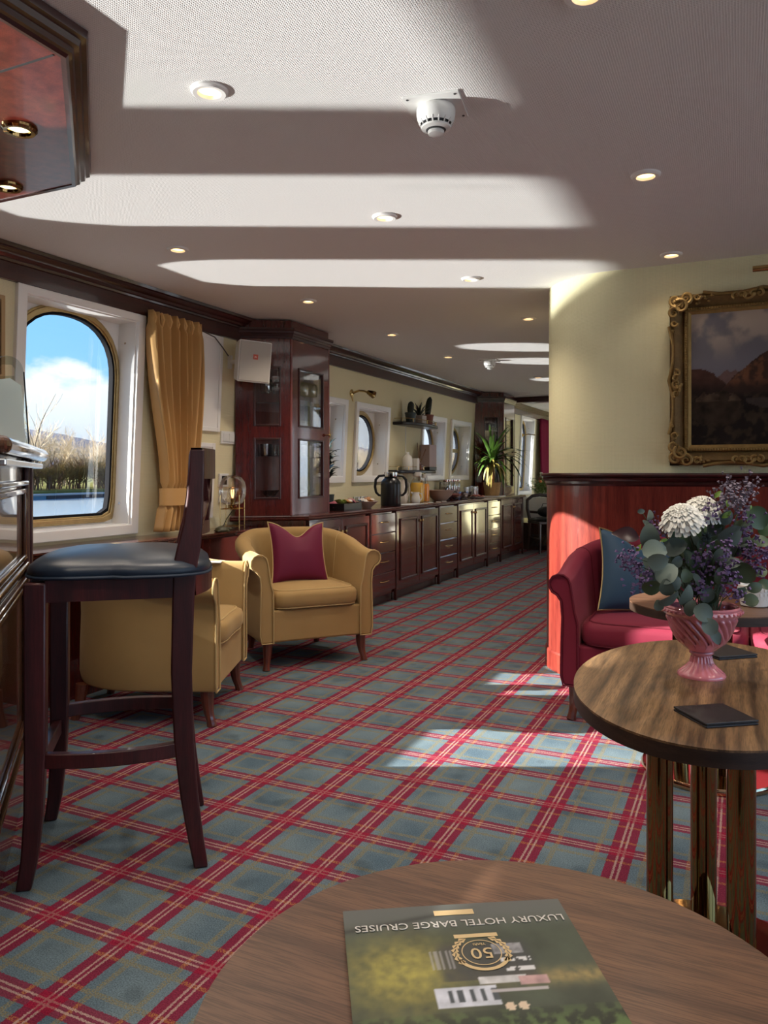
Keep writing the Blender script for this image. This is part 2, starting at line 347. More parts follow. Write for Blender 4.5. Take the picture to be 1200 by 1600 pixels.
mat('curtain_gold', (.56, .32, .115), .42, sheen=.15, bump=.1, bscale=500, var=.08, spec=.3, sheen_tint=(.9, .7, .35))
mat('curtain_red', (.16, .004, .03), .7, sheen=.2, spec=.2)
mat('pink_ceramic', (.64, .20, .24), .22, coat=.8, var=.05)
mat('gilt', (.30, .19, .062), .55, .55, bump=.6, bscale=90, var=.35, vscale=40)
mat('gilt_dark', (.17, .10, .033), .6, .45, bump=.5, bscale=140, var=.4, vscale=40)
mat('eucalyptus', (.078, .108, .090), .55, var=.22, vscale=18)
mat('eucalyptus_pale', (.145, .190, .160), .55, var=.18, vscale=18)
mat('olive_leaf', (.055, .085, .040), .5, var=.2, vscale=15)
mat('green_leaf', (.035, .075, .028), .45, var=.2, vscale=15)
mat('bud_green', (.19, .33, .05), .5)
mat('burgundy_leaf', (.030, .007, .012), .35)
mat('stem_green', (.05, .075, .035), .6)
mat('statice', (.135, .085, .20), .8, var=.3, vscale=60)
mat('statice_grey', (.20, .17, .22), .8, var=.3, vscale=60)
mat('white_petal', (.86, .86, .80), .6)
mat('thistle', (.06, .09, .095), .6)
mat('water', (.22, .26, .28), .25, spec=.5, bump=.8, bscale=3)
mat('bark', (.22, .17, .115), .9, spec=.1)
mat('twigs', (.62, .50, .34), .95, spec=.05)
mat('shrub_ochre', (.20, .135, .045), .95, spec=.05, var=.35, vscale=2)
mat('shrub_brown', (.16, .10, .06), .95, spec=.05, var=.35, vscale=2)
mat('gorse', (.36, .27, .03), .95, spec=.05, var=.3, vscale=2)
mat('grass_bank', (.13, .125, .035), .95, spec=.05, var=.35, vscale=.4)
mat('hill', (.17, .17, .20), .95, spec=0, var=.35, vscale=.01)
mat('hill_far', (.26, .30, .38), .95, spec=0, var=.25, vscale=.006)  # distance haze is put into this pale blue base colour
mat('snow', (.75, .8, .88), .9)
mat('quay', (.02, .025, .03), .7); mat('quay_deck', (.35, .34, .33), .8); mat('blue_float', (.04, .14, .20), .5)
mat('black_matte', (.008, .008, .009), .5); mat('black_satin', (.010, .010, .011), .3)
mat('shelf_black', (.012, .011, .012), .35)
mat('stone_white', (.72, .70, .67), .4)
mat('ceramic_cream', (.55, .48, .40), .35, coat=.4)
mat('ceramic_pinkish', (.40, .28, .22), .4, coat=.3)
mat('terracotta', (.23, .075, .045), .7)
mat('pot_dark', (.03, .045, .045), .5); mat('pot_grey', (.38, .33, .32), .6)
mat('cactus', (.012, .018, .012), .7, bump=.5, bscale=60); mat('dark_leaf', (.012, .020, .012), .4)
mat('yucca_leaf', (.055, .115, .015), .40, var=.3, vscale=8); mat('yucca_dry', (.30, .24, .05), .6, var=.25, vscale=8)
mat('basket', (.42, .25, .10), .8, bump=1.0, bscale=60, var=.35, vscale=60)
mat('juice_yellow', (.85, .52, .07), .3); mat('juice_orange', (.85, .32, .02), .3); mat('milk', (.72, .70, .64), .4)
mat('cereal', (.16, .08, .04), .9, bump=1, bscale=80, var=.4, vscale=80); mat('cereal_pale', (.33, .20, .10), .9, bump=1, bscale=80, var=.4, vscale=80)
mat('berry', (.12, .02, .02), .5, var=.5, vscale=60); mat('ham', (.50, .17, .13), .6, var=.3, vscale=40)
mat('wrap_orange', (.60, .26, .07), .35, coat=.4); mat('wrap_pink', (.45, .12, .16), .4); mat('wrap_green', (.22, .28, .05), .35, coat=.3); mat('wrap_blue', (.10, .22, .32), .35, coat=.3); mat('wrap_white', (.7, .66, .58), .4)
mat('card_paper', (.70, .68, .64), .6); mat('box_pink', (.42, .32, .31), .7)
mat('reed', (.20, .09, .04), .8); mat('amber', (.16, .05, .02), .25, coat=.5)
mat('linen', (.78, .76, .72), .8, bump=.2, bscale=400)
mat('bulb_glow', (1.0, .62, .28), .4, emit=2.2); mat('bulb_glow_bright', (1.0, .80, .36), .4, emit=3.2); mat('filament', (1.0, .55, .2), .4, emit=3.0)
mat('reflector', (.8, .62, .40), .25, 1)
mat('badge_red', (.45, .06, .03), .5); mat('badge_white', (.8, .78, .75), .5); mat('print_cream', (.62, .46, .24), .6); mat('print_white', (.62, .60, .56), .5)
mat('screen_dark', (.012, .016, .020), .25, coat=.5); mat('frame_wood', (.42, .27, .12), .5)
mat('flower_orange', (.7, .22, .06), .7); mat('flower_white', (.7, .7, .6), .7); mat('fern', (.16, .24, .05), .6)
mat('turtle', (.05, .045, .018), .5, bump=.8, bscale=60)
mat('water_drop', (.8, .85, .9), .1); mat('cable', (.09, .07, .06), .6); mat('napkin', (.55, .56, .56), .8)
glass('pane', (.325, .34, .35), .55, 0, .02); glass('pane_clear', (.98, .98, .98), .4, 0, .01)
glass('cab_pane', (.97, .97, .97), .5, 0, .025)
glass('ware', (.90, .91, .91), 1.0, .03, .24)
glass('bottle_glass', (.97, .97, .96), .5, .02, .03)
glass('globe', (.96, .94, .90), .8, 0, .03)
glass('acrylic', (.88, .93, .93), .6, .05, .10)
def frosted():
    m = bpy.data.materials.new('frost'); MATS['frost'] = m; m.use_nodes = True; nt = m.node_tree; nt.nodes.clear(); N = nt.nodes.new; L = nt.links.new
    o = N('ShaderNodeOutputMaterial'); d = N('ShaderNodeBsdfDiffuse'); d.inputs[0].default_value = (.75, .80, .80, 1); t = N('ShaderNodeBsdfTranslucent'); t.inputs[0].default_value = (.85, .92, .92, 1)
    x = N('ShaderNodeMixShader'); x.inputs[0].default_value = .7; L(d.outputs[0], x.inputs[1]); L(t.outputs[0], x.inputs[2]); L(x.outputs[0], o.inputs[0])
frosted()
attr_mat('painted_canvas', .7, 0, spec=.15); attr_mat('cover_print', .42, .0, spec=.4)

# ================================================================== the room
CEIL = 2.16; WX = 3.17
BIGW = dict(hw=.375, z0=.81, z1=1.965)
yc_big = [2.99, 1.80, .61, -.58, -1.77]
op_left = [(y-.375, y+.375, .81, 1.965) for y in yc_big]
port = [(5.22, 5.95), (6.11, 6.84), (7.68, 8.42), (8.60, 9.31)]
op_left += [(a+.05, b-.05, 1.075, 1.695) for a, b in port]
far_big = [12.15, 13.75]
op_left += [(y-.375, y+.375, .81, 1.965) for y in far_big]
op_right = [(-2.4, -.55, .62, 2.0), (-.35, 1.55, .62, 2.0), (1.75, 3.65, .62, 2.0)]  # unseen window openings, made wide to let in more daylight

b = MB().bb(-3.6, 3.6, -2.8, 15.2, -.06, 0); struct(b.build('floor', 'carpet', smooth=0), 'blue-grey tartan carpet with crimson bands and cream stripes')
b = MB().bb(-3.6, 3.6, -2.8, 15.2, CEIL, CEIL+.05); struct(b.build('ceiling', 'ceiling_paper', smooth=0), 'off-white woven-texture ceiling streaked with light from the river')
def side_wall(name, sx, y0, y1, ops):
    m = MB()
    for a, bb_, c, d in holes(y0, y1, 0, CEIL, ops): m.bb(sx*WX, sx*(WX+.15), a, bb_, c, d)
    return struct(m.build(name, 'wall_paper_side', smooth=0, lean=sx))
side_wall('wall_left', -1, -2.8, 15.2, op_left); side_wall('wall_right', 1, -2.8, 4.2, op_right)
m = MB().bb(-3.3, 3.3, -2.75, -2.6, 0, CEIL); struct(m.build('wall_back', 'mahogany_dark', smooth=0))
m = MB().bb(-3.3, -1.0, 15.0, 15.15, 0, CEIL); struct(m.build('wall_end', 'wall_paper', smooth=0))
# bulkhead with its rounded corner
R = .41; CX, CY = -.62, 4.55
arc = [(CX+R*cos(a), CY+R*sin(a)) for a in [(-pi/2)-(pi/2)*i/16 for i in range(17)]]
bulk = [(3.3, 4.14)]+arc+[(-1.03, 15.1)]
m = MB().sweep([(3.3, 4.14)]+arc, [(0, 0), (0, CEIL), (-.15, CEIL), (-.15, 0)])
cor_fill_win = [(5.35, 6.05, .25, 2.0), (7.15, 8.0, .25, 2.0), (9.3, 9.95, .25, 2.0), (11.2, 13.4, .60, 2.0)]  # unseen corridor windows, added for daylight and pale reflections in the buffet fronts
for a, bb_, c, d in holes(4.55, 15.1, 0, CEIL, cor_fill_win): m.bb(-1.03, -.88, a, bb_, c, d)
struct(m.build('wall_front', 'wall_paper', smooth=30), 'cream woven wallpaper on the bulkhead with a rounded corner')
path = [(3.17, 4.14)]+arc+[(-1.03, 5.0)]
m = MB().sweep(path, [(0, .0), (.012, .0), (.012, 1.05), (0, 1.05)]); struct(m.build('trim_1', 'mahogany', smooth=30), 'glossy red mahogany panelling below the dado rail')
m = MB()
for a, c in ((5.02, 5.30), (6.10, 7.10), (8.05, 9.25), (10.0, 11.15)): m.bb(-1.046, -1.03, a, c, .02, 1.05)  # unseen panels added to redden the reflections in the buffet fronts
struct(m.build('trim_12', 'mahogany', smooth=0, bevel=.003), 'unseen mahogany panels between the added corridor windows, there for red reflections')
rail = [(0, 1.035), (.014, 1.035), (.020, 1.045), (.020, 1.058), (.030, 1.064), (.036, 1.074), (.030, 1.082), (.044, 1.086), (.048, 1.094), (.044, 1.102), (0, 1.104)]
m = MB().sweep(path, rail); struct(m.build('trim_2', 'cornice_wood', smooth=30), 'dark moulded dado rail on the bulkhead')
m = MB().sweep(path, [(.012, 0), (.022, 0), (.022, .10), (.016, .11), (.012, .11)]); struct(m.build('baseboard_front', 'mahogany', smooth=30))
# cornice along both sides
crown = [(0, 2.005), (.035, 2.005), (.035, 2.085), (.045, 2.088), (.048, 2.098), (.058, 2.102), (.064, 2.115), (.078, 2.122), (.090, 2.138), (.102, 2.142), (.106, 2.158), (0, 2.158)]
m = MB().sweep([(-3.13, 15.0), (-3.13, -2.6)], crown); struct(m.build('trim_3', 'cornice_wood', smooth=30), 'dark mahogany cornice along the window wall')
m = MB().sweep([(3.13, -2.6), (3.13, 4.14)], crown); struct(m.build('trim_4', 'cornice_wood', smooth=30))
# dado panelling and window ledge on the left wall
m = MB().bb(-3.19, -2.95, -2.6, 4.30, .0, .70); struct(m.build('trim_5', 'mahogany_dark', smooth=0), 'dark mahogany boxed-in panelling below the window ledge')
m = MB().sweep([(-3.19, 4.32), (-3.19, -2.6)], [(0, .70), (.255, .70), (.27, .705), (.285, .712), (.285, .722), (.297, .728), (.297, .738), (.0, .738)]); struct(m.build('trim_6', 'mahogany_shelf', smooth=30), 'polished mahogany window ledge')
m = MB().bb(-3.1, -1.03, 10.45, 10.62, 2.085, 2.16); struct(m.build('trim_7', 'cornice_wood', smooth=0, bevel=.01), 'dark wooden beam across the corridor ceiling')
m = MB().bb(3.18, 3.10, -2.6, 4.1, 0, .60); struct(m.build('trim_8', 'mahogany_dark', smooth=0))

# ------------------------------------------------------------------ windows
def ray_poly(poly, a, c):
    d = Vector((cos(a), sin(a))); best = None
    for i in range(len(poly)):
        p = Vector(poly[i])-c; q = Vector(poly[(i+1) % len(poly)])-c; e = q-p; den = d.x*e.y-d.y*e.x
        if abs(den) < 1e-12: continue
        t = (p.x*e.y-p.y*e.x)/den; u = (p.x*d.y-p.y*d.x)/den
        if t > 0 and -1e-6 <= u <= 1+1e-6 and (best is None or t < best): best = t
    return c+d*best
def ring_x(mb, outer, inner, x0, x1):
    n = len(outer); vs = [(x0, *p) for p in outer]+[(x0, *p) for p in inner]+[(x1, *p) for p in outer]+[(x1, *p) for p in inner]
    fs = []
    for i in range(n):
        j = (i+1) % n; fs += [(i, j, n+j, n+i), (2*n+i, 3*n+i, 3*n+j, 2*n+j), (i, 2*n+i, 2*n+j, j), (n+i, n+j, 3*n+j, 3*n+i)]
    return mb.add(vs, fs)
def rect(y0, y1, z0, z1): return [(y0, z0), (y1, z0), (y1, z1), (y0, z1)]
def arch_outline(y, hw, z0, z1, g=0):
    hw += g; z0 -= g; z1 += g; rise = .31+g; n = 1.0; pts = []; rc = .06
    for i in range(33):
        a = pi*i/32; ex = .86
        pts.append((y+hw*math.copysign(abs(cos(a))**ex, cos(a)), z1-rise+rise*sin(a)**ex))
    for i in range(7): a = pi+pi/2*i/6; pts.append((y-hw+rc+rc*cos(a), z0+rc+rc*sin(a)))
    for i in range(7): a = 1.5*pi+pi/2*i/6; pts.append((y+hw-rc+rc*cos(a), z0+rc+rc*sin(a)))
    return pts
def circ_outline(y, z, r): return [(y+r*cos(2*pi*i/48), z+r*sin(2*pi*i/48)) for i in range(48)]
WN = [0]
def window(sx, fr, op, outl, cen, label, mullion=False):
    WN[0] += 1; root = sroot('window_%d' % WN[0], (sx*WX, cen[0], 0), label); X = lambda d: sx*(WX+d)
    y0, y1, z0, z1 = op; f0, f1, f2, f3 = fr
    c = Vector(cen); angs = sorted([2*pi*i/64 for i in range(64)]+[atan2(z-c.y, y-c.x) % (2*pi) for y, z in rect(*op)])
    m = MB(); ring_x(m, rect(*fr), rect(*op), X(-.022), X(.012)); m.build('window_frame', 'white_paint', root, smooth=0, bevel=.004, lean=sx, wc=True)
    t = .006; m = MB(); ring_x(m, rect(*op), rect(y0+t, y1-t, z0+t, z1-t), X(.0), X(.135)); m.build('window_lining', 'white_paint', root, smooth=0, lean=sx, wc=True)
    rp = [ray_poly(rect(*op), a, c) for a in angs]; pl = lambda g: [ray_poly(outl(g), a, c) for a in angs]
    m = MB(); ring_x(m, rp, pl(.02), X(.125), X(.149)); m.build('back_plate', 'white_paint', root, smooth=30, lean=sx, wc=True)
    m = MB(); ring_x(m, pl(.044), pl(.004), X(.112), X(.128)); ring_x(m, pl(.034), pl(.014), X(.104), X(.113)); m.build('brass_ring', 'brass_dark', root, smooth=30, bevel=.003, lean=sx, wc=True)
    m = MB(); ring_x(m, pl(.005), pl(-.009), X(.114), X(.146)); m.build('gasket', 'gasket', root, smooth=30, lean=sx, wc=True)
    m = MB(); o = pl(-.004); n = len(o); m.add([(X(.134), *p) for p in o], [tuple(range(n))]); m.build('pane', 'pane', root, smooth=0, lean=sx, wc=True)
    if mullion:
        m = MB().bb(X(.105), X(.140), y0+.04, y1-.04, cen[1]-.022, cen[1]+.022); m.build('mullion', 'brass_dark', root, smooth=0, lean=sx, wc=True)
    m = MB()
    for z in (z0+.12, z1-.12): m.tube([(X(.07), y1-.008, z), (X(.07), y1-.011, z)], .006, 8)
    m.build('screw', 'chrome', root, lean=sx, wc=True); return root
for i, y in enumerate(yc_big):
    window(-1, (y-.43, y+.43, .755, 2.005), (y-.375, y+.375, .81, 1.965), lambda g, y=y: arch_outline(y, .335, .868, 1.945, g), (y, 1.38),
        ['large arched window in a white recess beside the gold curtain', 'arched window behind the bar', None, None, None][i])
for i, (a, c) in enumerate(port):
    y = (a+c)/2; window(-1, (a, c, 1.02, 1.745), (a+.05, c-.05, 1.075, 1.695), lambda g, y=y: circ_outline(y, 1.385, .262+g), (y, 1.385),
        ['porthole recess half hidden behind the drinks cabinet', 'round porthole behind the black coffee jug', 'round porthole behind the wall shelves', 'round porthole with a crossbar beside the tall pot plant'][i], mullion=(i == 3))
for i, y in enumerate(far_big):
    window(-1, (y-.43, y+.43, .755, 2.005), (y-.375, y+.375, .81, 1.965), lambda g, y=y: arch_outline(y, .335, .868, 1.945, g), (y, 1.38), ['arched window at the dining table in the far end', None][i])
for a, c, z0, z1 in cor_fill_win:
    WN[0] += 1; r = sroot('window_%d' % WN[0], (-1.03, (a+c)/2, 0)); m = MB(); yc = (a+c)/2
    for q in holes(a, c, z0, z1, [(a+.05, yc-.025, z0+.05, z1-.05), (yc+.025, c-.05, z0+.05, z1-.05)]): m.bb(-1.0, -.94, q[0], q[1], q[2], q[3])
    m.build('window_frame', 'white_paint', r, smooth=0, wc=True)
    m = MB().add([(-.97, a+.04, z0+.04), (-.97, c-.04, z0+.04), (-.97, c-.04, z1-.04), (-.97, a+.04, z1-.04)], [(0, 1, 2, 3)]); m.build('pane', 'pane_clear', r, smooth=0, wc=True)
for a, c, z0, z1 in op_right:
    WN[0] += 1; r = sroot('window_%d' % WN[0], (3.17, (a+c)/2, 0)); m = MB(); yc = (a+c)/2
    for q in holes(a, c, z0, z1, [(a+.05, yc-.025, z0+.05, z1-.05), (yc+.025, c-.05, z0+.05, z1-.05)]): m.bb(3.20, 3.26, q[0], q[1], q[2], q[3])
    m.build('window_frame', 'white_paint', r, smooth=0, wc=True, lean=1)
    m = MB().add([(3.23, a+.04, z0+.04), (3.23, c-.04, z0+.04), (3.23, c-.04, z1-.04), (3.23, a+.04, z1-.04)], [(0, 1, 2, 3)]); m.build('pane', 'pane_clear', r, smooth=0, wc=True, lean=1)
# ------------------------------------------------------------------ downlights
def downlight_proto():
    r = thing('downlight', 'x', 'ceiling light', (0, 0, CEIL))
    MB().lathe([(.030, -.001), (.033, -.010), (.045, -.011), (.051, -.006), (.052, 0), (.030, 0)], 28).build('trim_ring', 'white_paint', r)
    MB().lathe([(.030, -.001), (.022, -.0015), (.0, -.002)], 24).build('bulb', 'bulb_glow', r)
    return r
def spot(x, y, z, w):
    l = bpy.data.lights.new('downlight_beam', 'SPOT'); l.energy = w; l.color = (1, .86, .70); l.spot_size = radians(120); l.spot_blend = .9; l.shadow_soft_size = .03
    o = bpy.data.objects.new('downlight_beam', l); COL.objects.link(o); o.location = (x, y, z-.02)
DL = downlight_proto(); first = True
names = {0: 'window-side row', 1: 'middle row', 2: 'row nearest the painting'}
dl = [(-.31, 1.72, 'white ringed downlight cut by the top edge of the photo, above the right table'), (-1.335, 1.72, 'white ringed downlight left of the smoke detector, near the canopy'),
      (-.31, 2.86, 'white ringed downlight right of the smoke detector'), (-1.335, 2.87, 'white ringed downlight in the middle of the ceiling below the smoke detector'),
      (-2.41, 2.87, 'white ringed downlight above the arched window'), (-.31, 3.95, 'white ringed downlight just above the painting'),
      (-1.335, 3.98, 'white ringed downlight at the right end of the rounded light streak'), (-2.41, 4.07, 'white ringed downlight nearest the wall speaker'),
      (-1.32, 5.16, 'white ringed downlight by the rounded bulkhead corner'), (-2.41, 5.31, 'white ringed downlight out from the drinks cabinet'),
      (-2.41, 6.54, 'white ringed downlight ahead of the far smoke detector'), (-2.03, 8.35, 'white ringed downlight beyond the far smoke detector'),
      (-1.335, .57, None), (-.31, .57, None), (.71, 1.72, None), (.71, 2.86, None), (1.73, 1.72, None), (1.73, .57, None)]
for x, y, lb in dl:
    if lb:
        if first: DL.location = (x, y, CEIL); DL['label'] = lb; DL['group'] = 'downlights in the ceiling'; first = False
        else: copy_tree(DL, (x, y, CEIL), None, lb, 'downlights in the ceiling')
    spot(x, y, CEIL, DOWNLIGHT_W*(.08 if y > 3.5 and x > -1 else 1))
# ------------------------------------------------------------------ smoke detectors
def detector(name, label, loc, rz):
    r = thing(name, label, 'smoke detector', loc, rz)
    MB().bb(-.08, .08, -.08, .08, -.006, 0).build('mounting_plate', 'white_plastic', r, smooth=0, bevel=.001)
    m = MB()
    for i in (-1, 1):
        for j in (-1, 1): m.cyl((i*.068, j*.068, -.0075), (i*.068, j*.068, -.005), .004, 8)
    m.build('screw', 'vent_dark', r)
    MB().lathe([(.052, -.006), (.056, -.012), (.056, -.028), (.054, -.040), (.046, -.054), (.046, -.008)], 36).build('housing', 'white_plastic', r)
    MB().lathe([(.041, -.040), (.040, -.060), (.026, -.072), (.0, -.073)], 24).build('sensor_chamber', 'vent_dark', r)
    m = MB()
    for i in range(16):
        a = 2*pi*i/16; m.tube([(.050*cos(a), .050*sin(a), -.046), (.041*cos(a), .041*sin(a), -.062), (.030*cos(a), .030*sin(a), -.067)], .0022, 6)
    m.build('rib', 'white_plastic', r, kind='stuff')
    MB().lathe([(.030, -.064), (.043, -.061), (.042, -.066), (.029, -.070), (.030, -.064)], 32).build('collar', 'white_plastic', r)
    MB().lathe([(.020, -.068), (.024, -.074), (.022, -.082), (.012, -.086), (0, -.0865)], 24).build('cap', 'white_plastic', r); return r
detector('smoke_detector', 'white smoke detector on a square plate in the near ceiling', (-.80, 2.07, CEIL), radians(9))
detector('smoke_detector', 'small far smoke detector over the buffet corridor', (-2.14, 6.93, CEIL), 0)

# ------------------------------------------------------------------ bar canopy overhead
can = thing('bar_canopy', 'glossy mahogany canopy hung from the ceiling above the bar', 'canopy', (-2.2, .6, CEIL))
poly = [(-1.48, -2.2), (-1.48, 1.34), (-2.10, 1.95), (-3.06, 1.95), (-3.06, -2.2)]
MB().prism(poly, 2.10, 2.135).build('soffit', 'mahogany_soffit' if 'mahogany_soffit' in MATS else 'mahogany', can, smooth=0, wc=True)
MB().sweep([(-1.48, -2.2), (-1.48, 1.34), (-2.10, 1.95), (-3.06, 1.95)], [(0, 2.097), (.0, 2.097), (-.012, 2.095), (-.018, 2.103), (-.026, 2.106), (-.030, 2.118), (-.042, 2.122), (-.046, 2.136), (-.058, 2.140), (-.062, 2.158), (0, 2.158)]).build('crown_moulding', 'cornice_wood', can, smooth=30, wc=True)
m = MB().bb(-3.05, -1.49, 1.325, 1.331, 2.0985, 2.1005)
m.build('panel_joint', 'vent_dark', can, smooth=0, wc=True)
for x, y, lb in ((-1.895, 1.567, 'upper brass-ringed spotlight in the bar canopy'), (-2.31, 1.864, 'lower brass-ringed spotlight in the bar canopy')):
    r = thing('canopy_spotlight', lb, 'ceiling light', (x, y, 2.10), 0, 'canopy spotlights')
    MB().lathe([(.029, -.001), (.032, -.012), (.043, -.013), (.049, -.007), (.050, 0), (.029, 0)], 28).build('trim_ring', 'brass_polished', r)
    MB().lathe([(.029, -.002), (.02, -.003), (0, -.004)], 24).build('bulb', 'bulb_glow_bright', r)
    spot(x, y, 2.10, 6)

# ------------------------------------------------------------------ the bar
bar = thing('bar_counter', 'dark glossy panelled bar with an overhanging top, cut by the left edge', 'bar', (-2.2, 1.0, 0))
bp_ = [(-1.60, -2.2), (-1.60, 1.22), (-2.35, 1.97), (-2.60, 1.97), (-2.60, 1.55), (-2.5, 1.55), (-2.05, 1.05), (-2.05, -2.2)]
MB().prism(bp_, 0, 1.145).build('body', 'bar_wood', bar, smooth=0, wc=True)
top = [(-1.55, -2.2), (-1.55, 1.26), (-2.37, 2.09), (-2.64, 2.09), (-2.64, 1.50), (-2.45, 1.50), (-2.0, 1.03), (-2.0, -2.2)]
MB().prism(top, 1.145, 1.190).build('bar_top', 'bar_wood', bar, smooth=0, bevel=.02, bseg=4, wc=True)
n45 = Vector((1, 1, 0)).normalized(); t45 = Vector((-1, 1, 0)).normalized()
P0 = Vector((-1.60, 1.22, 0)); LEN = (Vector((-2.35, 1.97, 0))-P0).length
def onface(u, z, o=0): return P0+t45*u+n45*o+Vector((0, 0, z))
rot45 = Matrix((t45, n45, Vector((0, 0, 1)))).transposed()
def facebox(mb, u0, u1, z0, z1, o0, o1): return mb.box(onface((u0+u1)/2, (z0+z1)/2, (o0+o1)/2), (u1-u0, abs(o1-o0), z1-z0), rot45)
m = MB(); facebox(m, LEN-.075, LEN-.035, 0, 1.145, 0, .018); facebox(m, LEN-.03, LEN, 0, 1.145, 0, .026); m.build('corner_post', 'stool_wood', bar, smooth=0, bevel=.006, wc=True)
m = MB()
for z in (1.068, .782, .735): facebox(m, 0, LEN-.075, z-.010, z+.010, 0, .020)
m.build('panel_moulding', 'bar_wood', bar, smooth=0, bevel=.006, bseg=3, wc=True)
m = MB()
for (u0, u1, z0, z1) in ((.02, LEN-.085, .80, 1.05), (.02, LEN-.085, .22, .715)):
    for q in holes(u0, u1, z0, z1, [(u0+.02, u1-.02, z0+.02, z1-.02)]): facebox(m, *q, 0, .014)
m.build('panel_frame', 'bar_wood', bar, smooth=0, bevel=.005, bseg=3, wc=True)
m = MB(); facebox(m, 0, LEN, 0, .16, 0, .012); m.build('kick_board', 'bar_wood', bar, smooth=0, bevel=.004, wc=True)
m = MB(); facebox(m, -.02, LEN+.05, 1.118, 1.136, .0, .055); m.build('under_rail', 'chrome', bar, smooth=0, bevel=.004, wc=True)
# frosted menu stand on the bar
ms = thing('menu_stand', 'frosted upright menu stand with a handle hole on the bar corner', 'menu stand', (-2.46, 1.98, 1.190), radians(25))
m = MB(); W_, H_ = .15, .345; ou = []; n = 40
for i in range(13): a = pi*i/12; ou.append((W_*.52*(1 if False else 1)*cos(a)*.55, H_-.055+.055*sin(a)))
ou = [(W_*.55, 0.0)]+[(.062*cos(pi*i/16)*1.0, H_-.062+.062*sin(pi*i/16)) for i in range(17)]+[(-W_*.55, 0.0)]
hole = [(-.030, H_-.075), (-.030, H_-.047), (-.02, H_-.033), (.02, H_-.033), (.030, H_-.047), (.030, H_-.075)]
def plate(mb, outer, inner, y0, y1):
    c = Vector((0, sum(p[1] for p in inner)/len(inner))); ang = [2*pi*i/48+.01 for i in range(48)]
    a = [ray_poly(outer, t, c) for t in ang]; bq = [ray_poly(inner, t, c) for t in ang]; k = 48
    vs = [(p.x, y0, p.y) for p in a]+[(p.x, y0, p.y) for p in bq]+[(p.x, y1, p.y) for p in a]+[(p.x, y1, p.y) for p in bq]; fs = []
    for i in range(k):
        j = (i+1) % k; fs += [(i, j, k+j, k+i), (2*k+i, 3*k+i, 3*k+j, 2*k+j), (i, 2*k+i, 2*k+j, j), (k+i, k+j, 3*k+j, 3*k+i)]
    return mb.add(vs, fs)
plate(m, ou, hole, -.003, .003); m.build('acrylic_panel', 'acrylic', ms, smooth=0)
m = MB().add([(-.074, -.0036, .008), (.074, -.0036, .008), (.055, -.0036, .235), (.015, -.0036, .262), (-.05, -.0036, .255), (-.062, -.0036, .22), (-.074, -.0032, .008), (.074, -.0032, .008), (.055, -.0032, .235), (.015, -.0032, .262), (-.05, -.0032, .255), (-.062, -.0032, .22)],
    [(0, 1, 2, 3, 4, 5), (11, 10, 9, 8, 7, 6)]); m.build('frosted_sheet', 'frost', ms, smooth=0)
m = MB().tube([(.0835, 0, .0), (.0635, 0, H_-.06)], .0026, 6); m.build('dark_edge', 'gasket', ms)
MB().bb(-.085, .085, -.02, .02, 0, .008).build('foot', 'bar_wood', ms, smooth=0, bevel=.002)
# framed dark picture between the windows
pf = thing('wall_picture', 'dark picture in a narrow wooden frame between the windows', 'picture', (-3.14, 2.35, 1.72))
m = MB()
for q in holes(2.23, 2.50, 1.54, 1.93, [(2.25, 2.48, 1.56, 1.91)]): m.bb(-3.15, -3.115, q[0], q[1], q[2], q[3])
m.build('frame', 'frame_wood', pf, smooth=0, wc=True)
MB().bb(-3.145, -3.125, 2.25, 2.48, 1.56, 1.91).build('picture_sheet', 'screen_dark', pf, smooth=0, wc=True)
# ------------------------------------------------------------------ bar stool
ST = Vector((-1.683, 1.749, 0)); e1 = Vector((.770, .638, 0)); e2 = Vector((-.638, .770, 0))
st = thing('bar_stool', 'tall dark wooden bar stool with a navy leather seat and lattice back', 'bar stool', ST, atan2(.638, .770))
# local: x = front(-) to back(+), y = near(-) to far(+)
def sq_tube(mb, pts, ws, ds):
    k = len(pts); vs = []; fs = []
    for p, w, d in zip(pts, ws, ds):
        for i, j in ((-1, -1), (1, -1), (1, 1), (-1, 1)): vs.append((p[0]+i*w/2, p[1]+j*d/2, p[2]))
    for q in range(k-1):
        for j in range(4): fs.append((q*4+j, q*4+(j+1) % 4, q*4+4+(j+1) % 4, q*4+4+j))
    fs += [(3, 2, 1, 0), tuple((k-1)*4+j for j in range(4))]; return mb.add(vs, fs)
for sy in (-1, 1):
    m = MB(); sq_tube(m, [(-.222-.006, sy*.212, 0), (-.214, sy*.209, .08), (-.204, sy*.207, .2), (-.200, sy*.206, .36), (-.200, sy*.206, .81)], [.038, .042, .048, .054, .056], [.034, .038, .042, .045, .046])
    m.build('front_leg', 'stool_wood', st, smooth=30, bevel=.005)
    zz = [0, .08, .2, .35, .55, .75, .85, .90, .96, 1.03, 1.10, 1.168]; xx = [.228, .214, .196, .182, .175, .180, .186, .196, .206, .212, .216, .218]
    ww = [.038, .042, .048, .054, .057, .060, .066, .064, .054, .046, .043, .040]
    m = MB(); sq_tube(m, [(x, sy*.205, z) for x, z in zip(xx, zz)], ww, [.034, .036, .038, .040, .040, .040, .040, .038, .036, .034, .033, .032])
    m.build('back_post', 'stool_wood', st, smooth=30, bevel=.005)
m = MB()
for sy in (-1, 1): m.bb(-.175, .155, sy*.206-.016, sy*.206+.016, .757, .815)
m.bb(-.216, -.186, -.185, .185, .757, .815)
